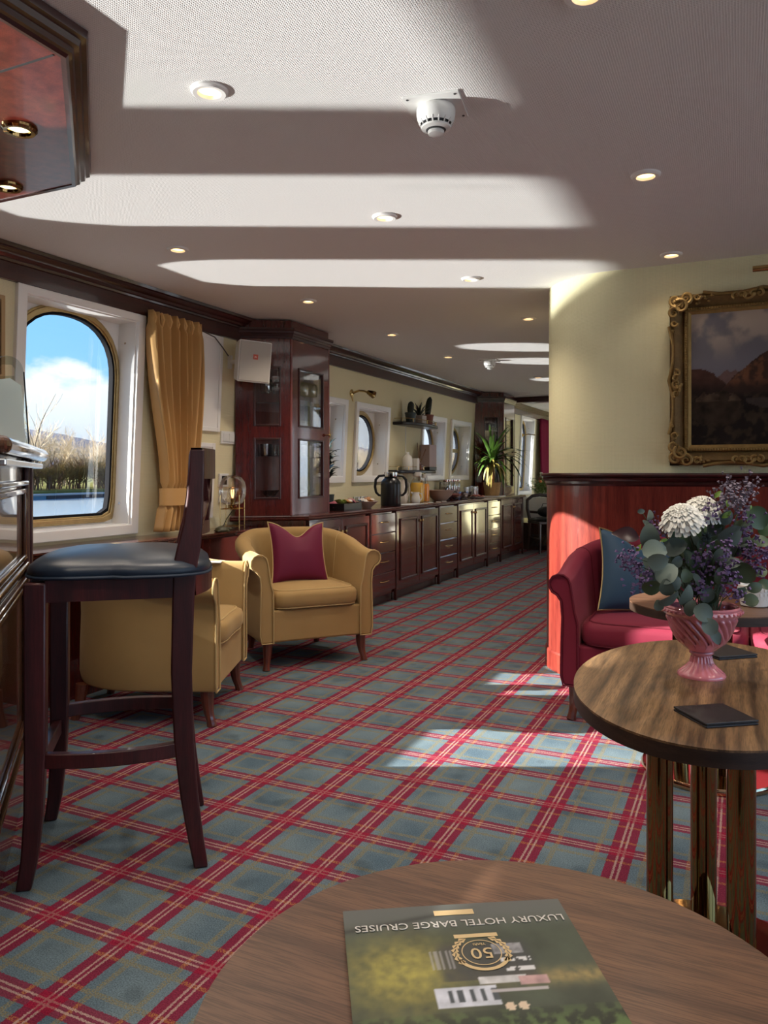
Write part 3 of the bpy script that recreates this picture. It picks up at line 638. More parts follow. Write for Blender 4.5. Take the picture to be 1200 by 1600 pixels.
def curved(y0, y1, bow, x0, z0, z1, th, mb, n=12):
    for i in range(n):
        def P(t): y = y0+(y1-y0)*t; return x0+bow*(1-(2*t-1)**2), y
        a = P(i/n); c = P((i+1)/n); mb.add([(a[0], a[1], z0), (c[0], c[1], z0), (c[0], c[1], z1), (a[0], a[1], z1), (a[0]+th, a[1], z0), (c[0]+th, c[1], z0), (c[0]+th, c[1], z1), (a[0]+th, a[1], z1)], [(0, 1, 2, 3), (7, 6, 5, 4), (0, 4, 5, 1), (3, 2, 6, 7)])
curved(-.19, .19, .05, .185, .757, .815, .03, m); m.build('seat_frame', 'stool_wood', st, smooth=30)
def seatfn(r, z, a):
    c, s = cos(a), sin(a); p = 4.5; k = (abs(c)**p+abs(s)**p)**(-1/p); rr = r*k
    return rr*(1.08 if c > 0 else 1.0)
m = MB().lathe([(.0, .814), (.226, .814), (.236, .820), (.240, .832), (.236, .846), (.222, .858), (.19, .870), (.14, .880), (.07, .886), (0, .888)], 48, fn=seatfn); m.build('seat', 'navy_leather', st, smooth=60)
m = MB(); pts = [(seatfn(.2405, 0, 2*pi*i/60)*cos(2*pi*i/60), seatfn(.2405, 0, 2*pi*i/60)*sin(2*pi*i/60), .822) for i in range(60)]; m.tube(pts, .0045, 6, closed=True); m.build('seat_piping', 'navy_stitch', st)
def arcbar(name, p0, p1, sag, w, h, m_):
    mb = MB(); p0 = Vector(p0); p1 = Vector(p1); d = (p1-p0); s = Vector((-d.y, d.x, 0)).normalized(); k = 12; vs = []; fs = []
    for i in range(k+1):
        t = i/k; c = p0.lerp(p1, t)+s*sag*(1-(2*t-1)**2)
        for q, zz in ((-w/2, -h/2), (w/2, -h/2), (w/2, h/2), (-w/2, h/2)): vs.append(c+s*q+Vector((0, 0, zz)))
    for i in range(k):
        for j in range(4): fs.append((i*4+j, i*4+(j+1) % 4, i*4+4+(j+1) % 4, i*4+4+j))
    fs += [(3, 2, 1, 0), tuple(k*4+j for j in range(4))]; mb.add(vs, fs); return mb.build(name, m_, st, smooth=30, bevel=.003)
arcbar('stretcher', (-.185, -.206, .335), (.17, -.206, .335), -.03, .026, .040, 'stool_wood')
arcbar('stretcher', (-.185, .206, .345), (.17, .206, .345), .03, .026, .040, 'stool_wood')
arcbar('stretcher', (-.205, -.19, .30), (-.205, .19, .30), 0, .026, .045, 'stool_wood')
arcbar('stretcher', (.185, -.19, .36), (.185, .19, .36), -.0, .024, .036, 'stool_wood')
m = MB(); curved(-.221, .221, .045, .200, 1.085, 1.172, .030, m); m.build('top_rail', 'stool_wood', st, smooth=40)
m = MB(); curved(-.19, .19, .045, .190, .925, .962, .024, m); m.build('lower_rail', 'stool_wood', st, smooth=40)
for y0 in (-.095, .0, .095):
    for s in (-1, 1):
        bow = lambda y: .045*(1-(y/.205)**2)
        m = MB().tube([(.204+bow(y0-s*.045), y0-s*.045, .955), (.211+bow(y0), y0, 1.02), (.214+bow(y0+s*.045), y0+s*.045, 1.092)], .010, 4); m.build('lattice_slat', 'stool_wood', st, smooth=0)

# ------------------------------------------------------------------ tub chairs and sofa
def tub(root, w, dep, fab, pipe, seats=1, htop=.755, harm=.65, legm='leg_wood'):
    a = w/2-.085; yF = -dep/2+.02; yB = dep/2-.07; rb = min(.30, a)
    path = []; n1 = 8; n2 = 14
    for i in range(n1): path.append((-a, yF+(yB-rb-yF)*i/n1))
    for i in range(n2+1):
        t = (pi/2)*i/n2; path.append((-a+rb-rb*cos(t), yB-rb+rb*sin(t)))
    if a-rb > .02:
        k = max(2, int((a-rb)*2/.1))
        for i in range(1, k): path.append((-a+rb+(2*a-2*rb)*i/k, yB))
    half = list(path)
    right = [(-x, y) for x, y in half if x < -1e-6][::-1]
    if a-rb > .02: right = [(-x, y) for x, y in half[:n1+n2+1]][::-1]
    path = half+right; K = len(path)
    L = [0]
    for i in range(1, K): L.append(L[-1]+(Vector(path[i])-Vector(path[i-1])).length)
    vs = []; fs = []; secs = []
    for i, p in enumerate(path):
        t0 = Vector(path[max(0, i-1)]); t1 = Vector(path[min(K-1, i+1)]); t = (t1-t0).normalized(); n = Vector((-t.y, t.x)) # left of travel = outward
        s = min(L[i], L[-1]-L[i]); top_ = harm+(htop-harm)*sm(.06, .62, s); fl = 1.0-.25*sm(.1, .7, s)
        sec = [(.030, .155), (.040, .20), (.038, .34), (.034, .46), (.040, top_-.12)]
        cx, cz, r = .045*fl, top_-.048, .048
        for q in range(9):
            ang = radians(-75+q*31); sec.append((cx+r*cos(ang), cz+r*sin(ang)))
        sec += [(-.022, top_-.17), (-.034, .44), (-.036, .30), (-.036, .155)]
        secs.append([(p[0]+n.x*o, p[1]+n.y*o, z) for o, z in sec]); vs += secs[-1]
    m_ = len(sec)
    for i in range(K-1):
        for j in range(m_): fs.append((i*m_+j, i*m_+(j+1) % m_, (i+1)*m_+(j+1) % m_, (i+1)*m_+j))
    fs += [tuple(range(m_))[::-1], tuple((K-1)*m_+j for j in range(m_))]
    MB().add(vs, fs).build('shell', fab, root, smooth=50, bevel=.008)
    for sc in (secs[0], secs[-1]): MB().tube([(x, y-.004, z) for x, y, z in sc], .0045, 6, closed=True).build('piping', pipe, root)
    for sc in (secs[n1+3], secs[K-1-n1-3]): MB().tube([(x, y, z) for x, y, z in sc[7:17]], .003, 5).build('seam_piping', pipe, root)
    w2 = a-.030
    poly = [(-w2, yF+.006), (w2, yF+.006), (w2, yB-.12), (w2-.12, yB-.02), (-w2+.12, yB-.02), (-w2, yB-.12)]
    MB().prism(poly, .155, .335).build('seat_base', fab, root, smooth=30, bevel=.012, bseg=3)
    for i in range(seats):
        cw = 2*w2/seats; x0 = -w2+cw*(i+.5); hd = (yB-.06-(yF-.015))/2; yc = (yF-.015+yB-.06)/2; hx = cw/2-.004; m = MB(); nn = 56
        prof = [(0, .338), (.90, .338), (.965, .344), (.995, .362), (1, .385), (.998, .41), (.975, .428), (.90, .440), (.7, .448), (.4, .453), (0, .455)]
        vs = []; fs = []
        for r, z in prof:
            for q in range(nn):
                th = 2*pi*q/nn; p = 7; kk = (abs(cos(th))**p+abs(sin(th))**p)**(-1/p); bowf = .02*cos(th*1)**2 if sin(th) < 0 else 0
                vs.append((x0+hx*r*kk*cos(th), yc+hd*r*kk*sin(th)-bowf*r*(1-abs(cos(th)))*2, z))
        for j in range(len(prof)-1):
            for q in range(nn): fs.append((j*nn+q, j*nn+(q+1) % nn, (j+1)*nn+(q+1) % nn, (j+1)*nn+q))
        c_ = MB().add(vs, fs).build('seat_cushion', fab, root, smooth=60)
        for zi in (2, 7):
            MB().tube([vs[zi*nn+q] for q in range(nn)], .0042, 6, closed=True).build('cushion_piping', pipe, c_)
    fx, fy = a-.015, yF+.045
    for sx in (-1, 1):
        m = MB().tube([(sx*fx, fy, .16), (sx*fx, fy-.002, .11), (sx*(fx+.004), fy-.008, .06), (sx*(fx+.010), fy-.018, .025), (sx*(fx+.013), fy-.024, 0)], [.030, .027, .021, .018, .022], 10); m.build('leg', legm, root)
        m = MB().tube([(sx*(fx-.07), yB-.03, .16), (sx*(fx-.07), yB-.02, .08), (sx*(fx-.065), yB, 0)], [.028, .022, .018], 10); m.build('leg', legm, root)
def face_rz(fx, fy): return atan2(fx, -fy)   # turn local -y towards (fx, fy)
ac1 = thing('tub_armchair', 'gold velvet tub armchair facing us with a plum cushion, before the buffet', 'armchair', (-2.454, 4.031, 0), face_rz(.77, -.638), 'gold tub armchairs')
tub(ac1, .77, .71, 'gold_velvet', 'gold_piping')
ac2 = copy_tree(ac1, (-2.51, 2.84, 0), face_rz(.915, .40), 'gold velvet tub armchair seen from its side behind the bar stool', 'gold tub armchairs'); ac2.scale = (.95, 1.06, 1)
sofa = thing('tub_sofa', 'crimson velvet tub sofa against the mahogany bulkhead panelling', 'sofa', (.03, 3.77, 0), 0)
tub(sofa, 1.62, .68, 'red_velvet', 'red_piping', seats=2, htop=.785)

def pillow(name, label, w, h, T, loc, rot, m_, pm, chop=.22, group=None):
    r = thing(name, label, 'cushion', loc, 0, group); r.rotation_euler = rot; n = 22
    def shape(u, v, s):
        x = u*(1-.10*(1-v*v)); z = v*(1-.10*(1-u*u))
        d = chop*exp(-(u*2.2)**2)*max(0, (v+.4)/1.4)**1.5; z -= d
        t = (max(0, 1-u**2))**.42*(max(0, 1-v**2))**.42; t *= (1-.35*exp(-(u*2.2)**2)*max(0, v))
        return Vector((x*w/2, s*T/2*t, (z+1)*h/2))
    m = MB()
    for s in (-1, 1): m.grid(lambda i, j, s=s: shape(i*2-1, j*2-1, s), n, n)
    o = m.build('cover', m_, r, smooth=70)
    edge = [shape(-1+2*i/n, -1, 0) for i in range(n)]+[shape(1, -1+2*i/n, 0) for i in range(n)]+[shape(1-2*i/n, 1, 0) for i in range(n)]+[shape(-1, 1-2*i/n, 0) for i in range(n)]
    MB().tube(edge, .0045, 6, closed=True).build('piping', pm, r); return r
f1 = Vector((.77, -.638, 0)); l1 = Vector((.638, .77, 0))
pillow('cushion', 'plum cushion with a dented top standing on the gold armchair', .36, .385, .14, ac1.location+f1*.05-l1*.005+Vector((0, 0, .437)), (radians(-20), radians(2), face_rz(.77, -.638)), 'plum_fabric', 'gold_piping', .40)
pillow('cushion', 'blue cushion with gold piping at the left end of the red sofa', .40, .40, .15, (-.43, 3.76, .440), (radians(-18), radians(6), radians(24)), 'blue_fabric', 'brass_dark', .34)
pillow('cushion', 'blue cushion cut by the right edge, behind the bouquet', .42, .40, .15, (.34, 3.78, .452), (radians(-16), radians(4), radians(-18)), 'blue_fabric', 'brass_dark', .12)
lf = thing('folded_leaflet', 'white and pink folded leaflet lying on the far arm of the near armchair', 'leaflet', (-2.50, 3.185, .6465), radians(24))
MB().bb(-.09, .09, -.05, .05, 0, .003).build('lower_fold', 'card_paper', lf, smooth=0); m = MB(); m.box((.0, 0, .007), (.17, .095, .003), Matrix.Rotation(radians(3), 3, 'Y')); m.build('upper_fold', 'wrap_white', lf, smooth=0)

# ------------------------------------------------------------------ tables
def ellp(cx, cy, a, b, n=72): return [(cx+a*cos(2*pi*i/n), cy+b*sin(2*pi*i/n)) for i in range(n)]
def table(label, c, a, b, zt, legs, base_c, base_r, topm, th=.032):
    r = thing('pedestal_table', label, 'table', (c[0], c[1], 0))
    MB().prism(ellp(0, 0, a, b), zt-.004, zt).build('table_top', topm, r, smooth=0)
    MB().prism(ellp(0, 0, a, b), zt-th, zt-.004).build('top_edge', 'walnut_edge', r, smooth=30)
    bc = Vector((base_c[0]-c[0], base_c[1]-c[1], 0))
    for dx, dy in legs: MB().cyl(bc+Vector((dx, dy, .028)), bc+Vector((dx, dy, zt-th)), .029, 28).build('column', 'brass_polished', r)
    MB().lathe([(base_r-.004, 0), (base_r, .006), (base_r, .016), (base_r-.006, .024), (base_r*.75, .028), (0, .030)], 64, c=bc).build('base_disc', 'brass_base', r, smooth=40)
    return r
L3 = [(-.104, .005), (-.016, .105), (.064, -.075)]
table('oval walnut table on brass columns holding the pink vase', (-.068, 1.864), .285, .456, .635, L3, (-.066, 1.845), .25, 'walnut_cross')
table('round walnut table behind the pink vase, before the red sofa', (-.10, 3.07), .29, .29, .625, [(-.10, .0), (.05, .087), (.05, -.087)], (-.11, 3.085), .24, 'walnut')
tf = table('round walnut table in the foreground under the magazine', (-.177, .645), .275, .275, .63, [(-.07, .0), (.035, .06), (.035, -.06)], (-.177, .645), .22, 'walnut_diag' if 'walnut_diag' in MATS else 'walnut')
# magazine
TRc = Vector((-.182, .838, 0)); U = Vector((-.858, -.514, 0)); V = Vector((.514, -.858, 0)); MW, MH = .234, .297
mg = thing('magazine', 'dark green cruise magazine lying upside down on the front table', 'magazine', (TRc.x, TRc.y, .6302))
def mp_(u, v, z): return U*u+V*v+Vector((0, 0, z))
m = MB(); m.add([mp_(*p, z) for z in (.0008, .0062) for p in ((.001, .001), (MW-.001, .001), (MW-.001, MH-.001), (.001, MH-.001))], [(0, 1, 2, 3), (7, 6, 5, 4), (0, 4, 5, 1), (1, 5, 6, 2), (2, 6, 7, 3), (3, 7, 4, 0)])
m.build('pages', 'card_paper', mg, smooth=0)
def fbm(x, y, o=4, s=0): return noise.fractal(Vector((x, y, s)), 1.0, 2.0, o)
def cover_col(a, v):
    # a: 0 right .. 1 left, v: 0 far edge .. 1 near edge (printed upside down)
    n = fbm(a*5, v*6, 5, 3.1)*.5+.5; n2 = fbm(a*22, v*26, 3, 9)*.5+.5
    c = Vector((.040, .050, .034))*(.6+.8*n)
    w = exp(-((a-.78)/.20)**2-((v-.36)/.15)**2); c = c.lerp(Vector((.30, .26, .06)), min(1, .9*w*(.3+n2*1.1)))
    w = exp(-((a-.12)/.3)**2-((v-.42)/.035)**2); c = c.lerp(Vector((.28, .21, .08)), min(1, .8*w*n2*1.4))
    if v < .2: c = c.lerp(Vector((.085, .09, .085)), sm(.2, .04, v)*.9)
    if v > .55: c = c.lerp(Vector((.030, .050, .014))*(.15+2.2*sm(.40, .66, n2)), sm(.50, .66, v)*.95)
    sh = exp(-((v-.04-.16*(a-.45)*1.0)/.014)**2)*sm(.42, .55, a); c = c*(1-.55*sh)
    # the boat: dark roof mass, white hull and cabin windows
    if .22 < a < .66 and .20 < v < .42: c = c.lerp(Vector((.035, .035, .04)), .75*sm(.22, .28, a)*sm(.66, .60, a)*sm(.20, .26, v))
    if .44 < a < .68 and .44 < v < .53:
        c = Vector((.42, .44, .50))*(.75+.5*n2)
        if .455 < v < .51 and int((a-.44)*46) % 2 == 0 and a < .63: c = Vector((.05, .06, .07))
    if .30 < a < .50 and .405 < v < .44: c = Vector((.45, .45, .46))*(.6+.6*n2)
    if .24 < a < .46 and .46 < v < .478: c = Vector((.33, .31, .32))
    if .22 < a < .34 and .41 < v < .45: c = Vector((.38, .24, .24))*(.7+.6*n2)
    if .27 < a < .40 and .24 < v < .30: c = c.lerp(Vector((.40, .40, .44)), .6*n2*1.4)
    if .25 < a < .38 and (.315 < v < .34 or .365 < v < .385): c = c.lerp(Vector((.6, .6, .62)), .8 if n2 > .48 else 0)
    if .57 < a < .67 and .26 < v < .36: c = c.lerp(Vector((.34, .33, .34)), .5*(int(a*90) % 2))
    for q in (.36, .41):
        if (a-q)**2+((v-.54)*1.27)**2 < .0004: c = Vector((.5, .40, .30))
    return c*1.35
nu, nv = 120, 150; m = MB(); m.grid(lambda i, j: mp_(i*MW, j*MH, .0068+.0006*sin(i*3)), nu, nv)
m.cols = [cover_col(i/nu, j/nv) for j in range(nv+1) for i in range(nu+1)]
cv = m.build('cover', 'cover_print', mg, smooth=60)
Mrot = Matrix((U.to_4d(), V.to_4d(), Vector((0, 0, 1, 0)), Vector((0, 0, 0, 1)))).transposed(); Mrot[3][3] = 1
for i in range(3): Mrot[3][i] = 0; Mrot[i][3] = 0
def onmag(u, v, z=.0080): return Matrix.Translation(mp_(u, v, z)) @ Mrot
lettering('LUXURY HOTEL BARGE CRUISES', .0150, 'print_white', cv, onmag(MW*.49, MH*.118) @ Matrix.Scale(-1, 4, (0, 1, 0)) @ Matrix.Scale(-1, 4, (0, 1, 0)))
m = MB(); m.add([mp_(u, v, .0079) for u, v in ((MW*.415, MH*.038), (MW*.595, MH*.038), (MW*.595, MH*.068), (MW*.415, MH*.068))], [(0, 1, 2, 3)]); m.build('logo_bar', 'print_cream', cv, smooth=0)
def badge():
    c = (MW*.445, MH*.285); m = MB(); pts = []
    def ringseg(r0, r1, a0, a1, n):
        vs = []; fs = []
        for i in range(n+1):
            a = a0+(a1-a0)*i/n
            for r in (r0, r1): vs.append(mp_(c[0]+r*cos(a), c[1]+r*sin(a), .0079))
        m.add(vs, [(2*i, 2*i+1, 2*i+3, 2*i+2) for i in range(n)])
    ringseg(.0235, .0275, pi*.12, pi*.88, 20); ringseg(.0185, .0195, 0, 2*pi, 36)
    for s in (-1, 1):
        for i in range(7):
            a = -pi/2+s*(.45+i*.24); p = Vector((c[0]+.025*cos(a), c[1]+.025*sin(a))); t = Vector((-sin(a), cos(a)))*s; n = Vector((cos(a), sin(a)))
            for q in (-1, 1): m.add([mp_(*(p), .0079), mp_(*(p+t*.006+n*q*.004), .0079), mp_(*(p+t*.009+n*q*.001), .0079)], [(0, 1, 2)])
    m.add([mp_(c[0]+u*.022, c[1]+v, .0079) for u, v in ((-1, -.030), (1, -.030), (1, -.024), (-1, -.024))], [(0, 1, 2, 3)])
    m.build('anniversary_badge', 'print_cream', cv, smooth=0)
    lettering('50', .0230, 'print_cream', cv, onmag(c[0], c[1]+.001, .0080))
    lettering('YEARS', .0045, 'print_cream', cv, onmag(c[0], c[1]-.0125, .0080))
badge()
for i, (u, s) in enumerate(((.86, .006), (.82, .003))): MB().add([mp_(MW*u+s*cos(q*pi/4), MH*.70+s*sin(q*pi/4), .0079) for q in range(8)], [tuple(range(8))]).build('cover_mark', 'print_white', cv, smooth=0)
# coasters
def coaster(label, loc, rz, s=.12):
    r = thing('menu_wallet', label, 'coaster', loc, rz, 'black leather menu wallets')
    MB().bb(-s/2, s/2, -s/2, s/2, 0, .004).build('lower_cover', 'black_leather', r, smooth=0, bevel=.0015)
    MB().bb(-s/2+.003, s/2-.003, -s/2+.003, s/2-.001, .004, .0055).build('inner_sheet', 'vent_dark', r, smooth=0)
    MB().bb(-s/2, s/2, -s/2, s/2, .0055, .0095).build('upper_cover', 'black_leather', r, smooth=0, bevel=.0015)
coaster('square black leather wallet in front of the pink vase', (-.047, 1.592, .635), radians(36), .108)
coaster('square black leather wallet behind the pink vase', (-.045, 2.165, .635), radians(40), .115)
# ------------------------------------------------------------------ pink vase and bouquet
VS = Vector((-.085, 1.912, .635))
vase = thing('urn_vase', 'pink glazed pedestal vase with swirled fluting on the oval table', 'vase', VS)
vp = [(0, 0), (.052, 0), (.053, .004), (.050, .009), (.044, .013), (.033, .022), (.025, .032), (.0225, .042), (.0215, .049), (.026, .052), (.027, .055), (.025, .058), (.034, .066), (.047, .078), (.057, .092), (.064, .108), (.070, .126), (.076, .140), (.079, .146)]
def flute(r, z, a):
    if .062 < z < .142: return r+.0050*sm(.062, .08, z)*sm(.142, .132, z)*(abs(sin(12*a+z*140))**.7*2-1)
    if .012 < z < .046: return r+.0012*sin(20*a+z*30)
    return r
dense = []
for (r0, z0), (r1, z1) in zip(vp[:-1], vp[1:]):
    k = 1 if z1-z0 < .006 else 6
    for i in range(k): t = i/k; dense.append((r0+(r1-r0)*t, z0+(z1-z0)*t))
dense.append(vp[-1])
MB().lathe(dense+[(.074, .146), (.066, .125), (.03, .075), (0, .07)], 216, fn=flute).build('body', 'pink_ceramic', vase, smooth=70)
MB().lathe([(.076, .142), (.083, .144), (.086, .149), (.085, .155), (.083, .157), (.084, .160), (.081, .164), (.076, .163), (.073, .158), (.074, .144), (.076, .142)], 64).build('rim', 'pink_ceramic', vase)
m = MB()
for i in range(40): a = 2*pi*i/40; m.ell((.086*cos(a), .086*sin(a), .1515), (.0035, .0035, .0035), 6, 4)
m.build('rim_beading', 'pink_ceramic', vase, kind='stuff')
m = MB()
for i in range(12):
    a = 2*pi*i/12; R3 = rz3(a)
    pts = [R3 @ Vector(p) for p in ((.030, -.009, .060), (.030, .009, .060), (.047, .011, .076), (.057, .006, .088), (.060, 0, .095), (.057, -.006, .088), (.047, -.011, .076), (.050, 0, .076))]
    m.add(pts, [(0, 1, 2, 7), (7, 2, 3), (7, 3, 4), (7, 4, 5), (7, 5, 6), (0, 7, 6)])
m.build('leaf_moulding', 'pink_ceramic', vase, smooth=60)
FWD = Vector((-sin(radians(25)), cos(radians(25)), 0)); RGT = Vector((cos(radians(25)), sin(radians(25)), 0))
def at(px, py, d): return FWD*d+RGT*((px-600)/1200*d)+Vector((0, 0, 1.1-(py-740)/1200*d))
bq = thing('flower_bouquet', 'bouquet of eucalyptus, purple statice and white chrysanthemums in the pink vase', 'bouquet', VS+Vector((0, 0, .12)))
ORG = Vector(bq.location); mouth = VS+Vector((0, 0, .145))
def cr(x, y): return 960+x/5, 730+y/5
rnd = random.Random(5)
def leaf_mesh(mb, base, tip, nrm, w, cup=.28, rounded=True, n=7):
    ax = tip-base; L = ax.length; ax.normalize(); s = ax.cross(nrm).normalized(); nn = s.cross(ax)
    vs = []; fs = []
    for i in range(n+1):
        t = i/n; ww = w*(sin(pi*min(.985, t**.85*.90+.06))**(.66 if rounded else 1.15)); bend = nn*(-.10*L*(2*t-1)**2)
        for q in (-1, 0, 1): vs.append(base+ax*L*t+s*q*ww+bend+nn*(abs(q)*cup*ww))
    for i in range(n):
        for q in range(2): fs.append((i*3+q, i*3+q+1, i*3+4+q, i*3+3+q))
    mb.add(vs, fs)
def leaf_at(x, y, r, d, m_, ang=None, tilt=.3, rounded=True, asp=1.0):
    px, py = cr(x, y); c = at(px, py, d); R_ = r/5/1200*d
    if ang is None:
        v = c-mouth; ang = atan2(v.z, v.dot(RGT))
    ax = RGT*cos(ang)+Vector((0, 0, 1))*sin(ang); n = (-FWD+RGT*rnd.uniform(-tilt, tilt)+Vector((0, 0, rnd.uniform(-tilt, tilt*1.6)))).normalized()
    mb = MB(); leaf_mesh(mb, c-ax*R_, c+ax*R_, n, R_*.95*asp, rounded=rounded)
    return mb.build('leaf', m_, bq, smooth=80, wc=True)
LV = [(275, 375, 38, 1.70, 'eucalyptus_pale', 1.3), (250, 450, 40, 1.70, 'eucalyptus', 2.4), (300, 500, 27, 1.69, 'eucalyptus', 1.2), (275, 540, 92, 1.68, 'eucalyptus', 1.9), (318, 650, 88, 1.66, 'eucalyptus_pale', .3),
      (345, 735, 75, 1.65, 'eucalyptus_pale', .2), (340, 790, 80, 1.66, 'eucalyptus', 2.4), (410, 830, 85, 1.64, 'eucalyptus_pale', .9), (300, 935, 76, 1.66, 'olive_leaf', .2), (410, 940, 62, 1.65, 'eucalyptus', 1.9),
      (470, 905, 55, 1.66, 'eucalyptus', .8), (430, 1025, 85, 1.64, 'eucalyptus', .4), (560, 1000, 78, 1.66, 'eucalyptus', .9), (595, 1100, 60, 1.66, 'eucalyptus', 1.5), (700, 1140, 74, 1.65, 'eucalyptus', -.6),
      (748, 1250, 66, 1.64, 'eucalyptus_pale', -1.0), (792, 1330, 58, 1.65, 'eucalyptus', -1.2), (480, 625, 84, 1.70, 'eucalyptus', .5), (490, 740, 48, 1.69, 'eucalyptus', 1.1), (910, 530, 92, 1.70, 'eucalyptus', .3),
      (850, 690, 72, 1.71, 'eucalyptus', .9), (935, 750, 60, 1.70, 'eucalyptus', .4), (1115, 400, 92, 1.76, 'green_leaf', -.8), (1190, 480, 62, 1.78, 'green_leaf', .5), (1160, 590, 80, 1.76, 'green_leaf', -.3), (1045, 480, 42, 1.74, 'eucalyptus_pale', -.6),
      (1020, 830, 90, 1.70, 'olive_leaf', -.7), (720, 990, 64, 1.71, 'eucalyptus', 1.3), (870, 390, 62, 1.74, 'eucalyptus', .8), (790, 480, 60, 1.74, 'eucalyptus', .4), (1000, 590, 50, 1.74, 'eucalyptus', .2), (800, 430, 45, 1.74, 'green_leaf', 1.2),
      (210, 345, 26, 1.71, 'eucalyptus', .1), (345, 1080, 40, 1.65, 'eucalyptus', 1.6), (640, 880, 55, 1.70, 'eucalyptus', 1.9), (830, 850, 60, 1.72, 'olive_leaf', 1.2), (560, 850, 50, 1.70, 'olive_leaf', 1.6), (1100, 940, 55, 1.74, 'olive_leaf', .1), (1180, 920, 50, 1.76, 'green_leaf', -.2), (990, 980, 50, 1.74, 'olive_leaf', .9)]
for x, y, r, d, mm_, an in LV: leaf_at(x, y, r*1.08, d+rnd.uniform(-.015, .015), mm_, an+rnd.uniform(-.3, .3), .75, asp=rnd.uniform(.74, 1.0))
for i in range(74):   # inner foliage filling the heart of the bunch
    x = rnd.gauss(690, 190); y = rnd.gauss(770, 160)
    leaf_at(x, y, rnd.uniform(40, 75), rnd.uniform(1.73, 1.86), rnd.choice(['olive_leaf', 'green_leaf', 'eucalyptus', 'stem_green']), None, .7, rnd.random() < .6)
for x, y, r, a in ((810, 210, 40, .8), (880, 280, 40, 1.9), (880, 370, 45, .6), (190, 630, 36, 1.0), (390, 570, 30, .2), (1065, 315, 22, 1.2)): leaf_at(x, y, r, 1.70, 'bud_green', a, .3, False, .5)
mb = MB(); leaf_mesh(mb, at(*cr(200, 545), 1.84), at(*cr(-15, 510), 1.84), (-FWD+Vector((0, 0, .5))).normalized(), .020, rounded=False); mb.build('burgundy_leaf', 'burgundy_leaf', bq, smooth=80, wc=True, label='dark burgundy leaf')
mb = MB()
def stem(px, d, r=.0012, bend=.2):
    p1 = at(*px, d); p0 = mouth+Vector((rnd.uniform(-.03, .03), rnd.uniform(-.03, .03), -.03)); mid = (p0+p1)/2+Vector((0, 0, .04))+(p1-p0)*.05
    mb.tube([p0, p0.lerp(mid, .6)+Vector((0, 0, .01)), mid.lerp(p1, .5), p1], r, 5)
ST_ = [(130, 690, 1), (190, 790, 0), (190, 900, 0), (330, 470, 1), (700, 690, 1), (640, 720, 1), (850, 640, 1), (640, 860, 0), (880, 800, 1), (920, 870, 1), (950, 1000, 0), (1020, 420, 1), (1020, 560, 1), (1080, 640, 1), (1140, 720, 0), (1100, 800, 1), (900, 250, 2), (950, 180, 2), (1000, 250, 2), (880, 170, 2), (1050, 130, 2), (1050, 200, 2), (960, 310, 2), (760, 330, 0), (800, 250, 2), (1180, 660, 1), (680, 940, 0), (90, 740, 0), (270, 830, 0), (1030, 700, 1), (760, 770, 1)]
for x, y, k in ST_: stem(cr(x, y), 1.74)
for x, y, r, d, mm_, an in LV[::2]: stem(cr(x, y), d+.02)
stem(cr(540, 420), 1.73, .0025); stem(cr(690, 340), 1.76, .0025); mb.build('stem', 'stem_green', bq, wc=True, kind='stuff')
for x, y, k in ST_:
    mb = MB(); c0 = at(*cr(x, y), 1.70+rnd.uniform(-.03, .05)); dirv = (c0-mouth).normalized()
    for i in range(34):
        p = c0+Vector((rnd.gauss(0, .010), rnd.gauss(0, .012), rnd.gauss(0, .010)))+dirv*rnd.uniform(-.018, .014)
        dv = (p-c0+dirv*.02).normalized(); s = rnd.uniform(.0028, .0046); a = dv.orthogonal().normalized()*s; b_ = dv.cross(a).normalized()*s
        mb.add([p-dv*s*1.3, p+a+dv*s, p+b_+dv*s, p-a+dv*s, p-b_+dv*s], [(0, 1, 2), (0, 2, 3), (0, 3, 4), (0, 4, 1), (1, 4, 3, 2)])
    mb.build('statice_sprig', 'statice_grey' if k == 2 else 'statice', bq, smooth=0, wc=True, kind='stuff')
def mum(x, y, d, R_, nrm):
    c = at(*cr(x, y), d); n = nrm.normalized(); a = n.orthogonal().normalized(); b_ = n.cross(a); mb = MB()
    for ring, (k, r0, r1, up0, up1) in enumerate(((30, .15, 1.0, -.05, -.38), (30, .15, .95, .05, -.14), (28, .12, .86, .12, .08), (24, .10, .72, .18, .28), (20, .06, .54, .24, .44), (14, .03, .36, .3, .54), (8, .01, .2, .32, .56))):
        for i in range(k):
            t = 2*pi*(i+.5*ring)/k+rnd.uniform(-.06, .06); rad = a*cos(t)+b_*sin(t); tan = -a*sin(t)+b_*cos(t); r1_ = r1*rnd.uniform(.9, 1.08)
            base = c+rad*R_*r0+n*R_*up0; vs = []; fs = []
            for j in range(5):
                q = j/4; w = R_*.105*(sin(pi*(.14+.68*q))**.5); p = base+rad*R_*(r1_-r0)*q+n*R_*((up1-up0)*q+.16*sin(pi*q)); vs += [p-tan*w+n*w*.5, p, p+tan*w+n*w*.5]
            for j in range(4): fs += [(j*3, j*3+1, j*3+4, j*3+3), (j*3+1, j*3+2, j*3+5, j*3+4)]
            mb.add(vs, fs)
    mb.build('chrysanthemum', 'white_petal', bq, smooth=80, wc=True, label='white chrysanthemum head')
mum(525, 400, 1.69, .048, -FWD*.5+RGT*-.35+Vector((0, 0, .95))); mum(690, 330, 1.75, .045, -FWD*.45+RGT*.05+Vector((0, 0, 1)))
mb = MB(); c = at(*cr(720, 545), 1.70)
for i in range(140):
    v = Vector((rnd.gauss(0, 1), rnd.gauss(0, 1), rnd.gauss(0, 1))).normalized(); mb.tube([c+v*.004, c+v*rnd.uniform(.010, .016)], [.0011, .0003], 4)
mb.build('thistle_head', 'thistle', bq, smooth=0, wc=True)
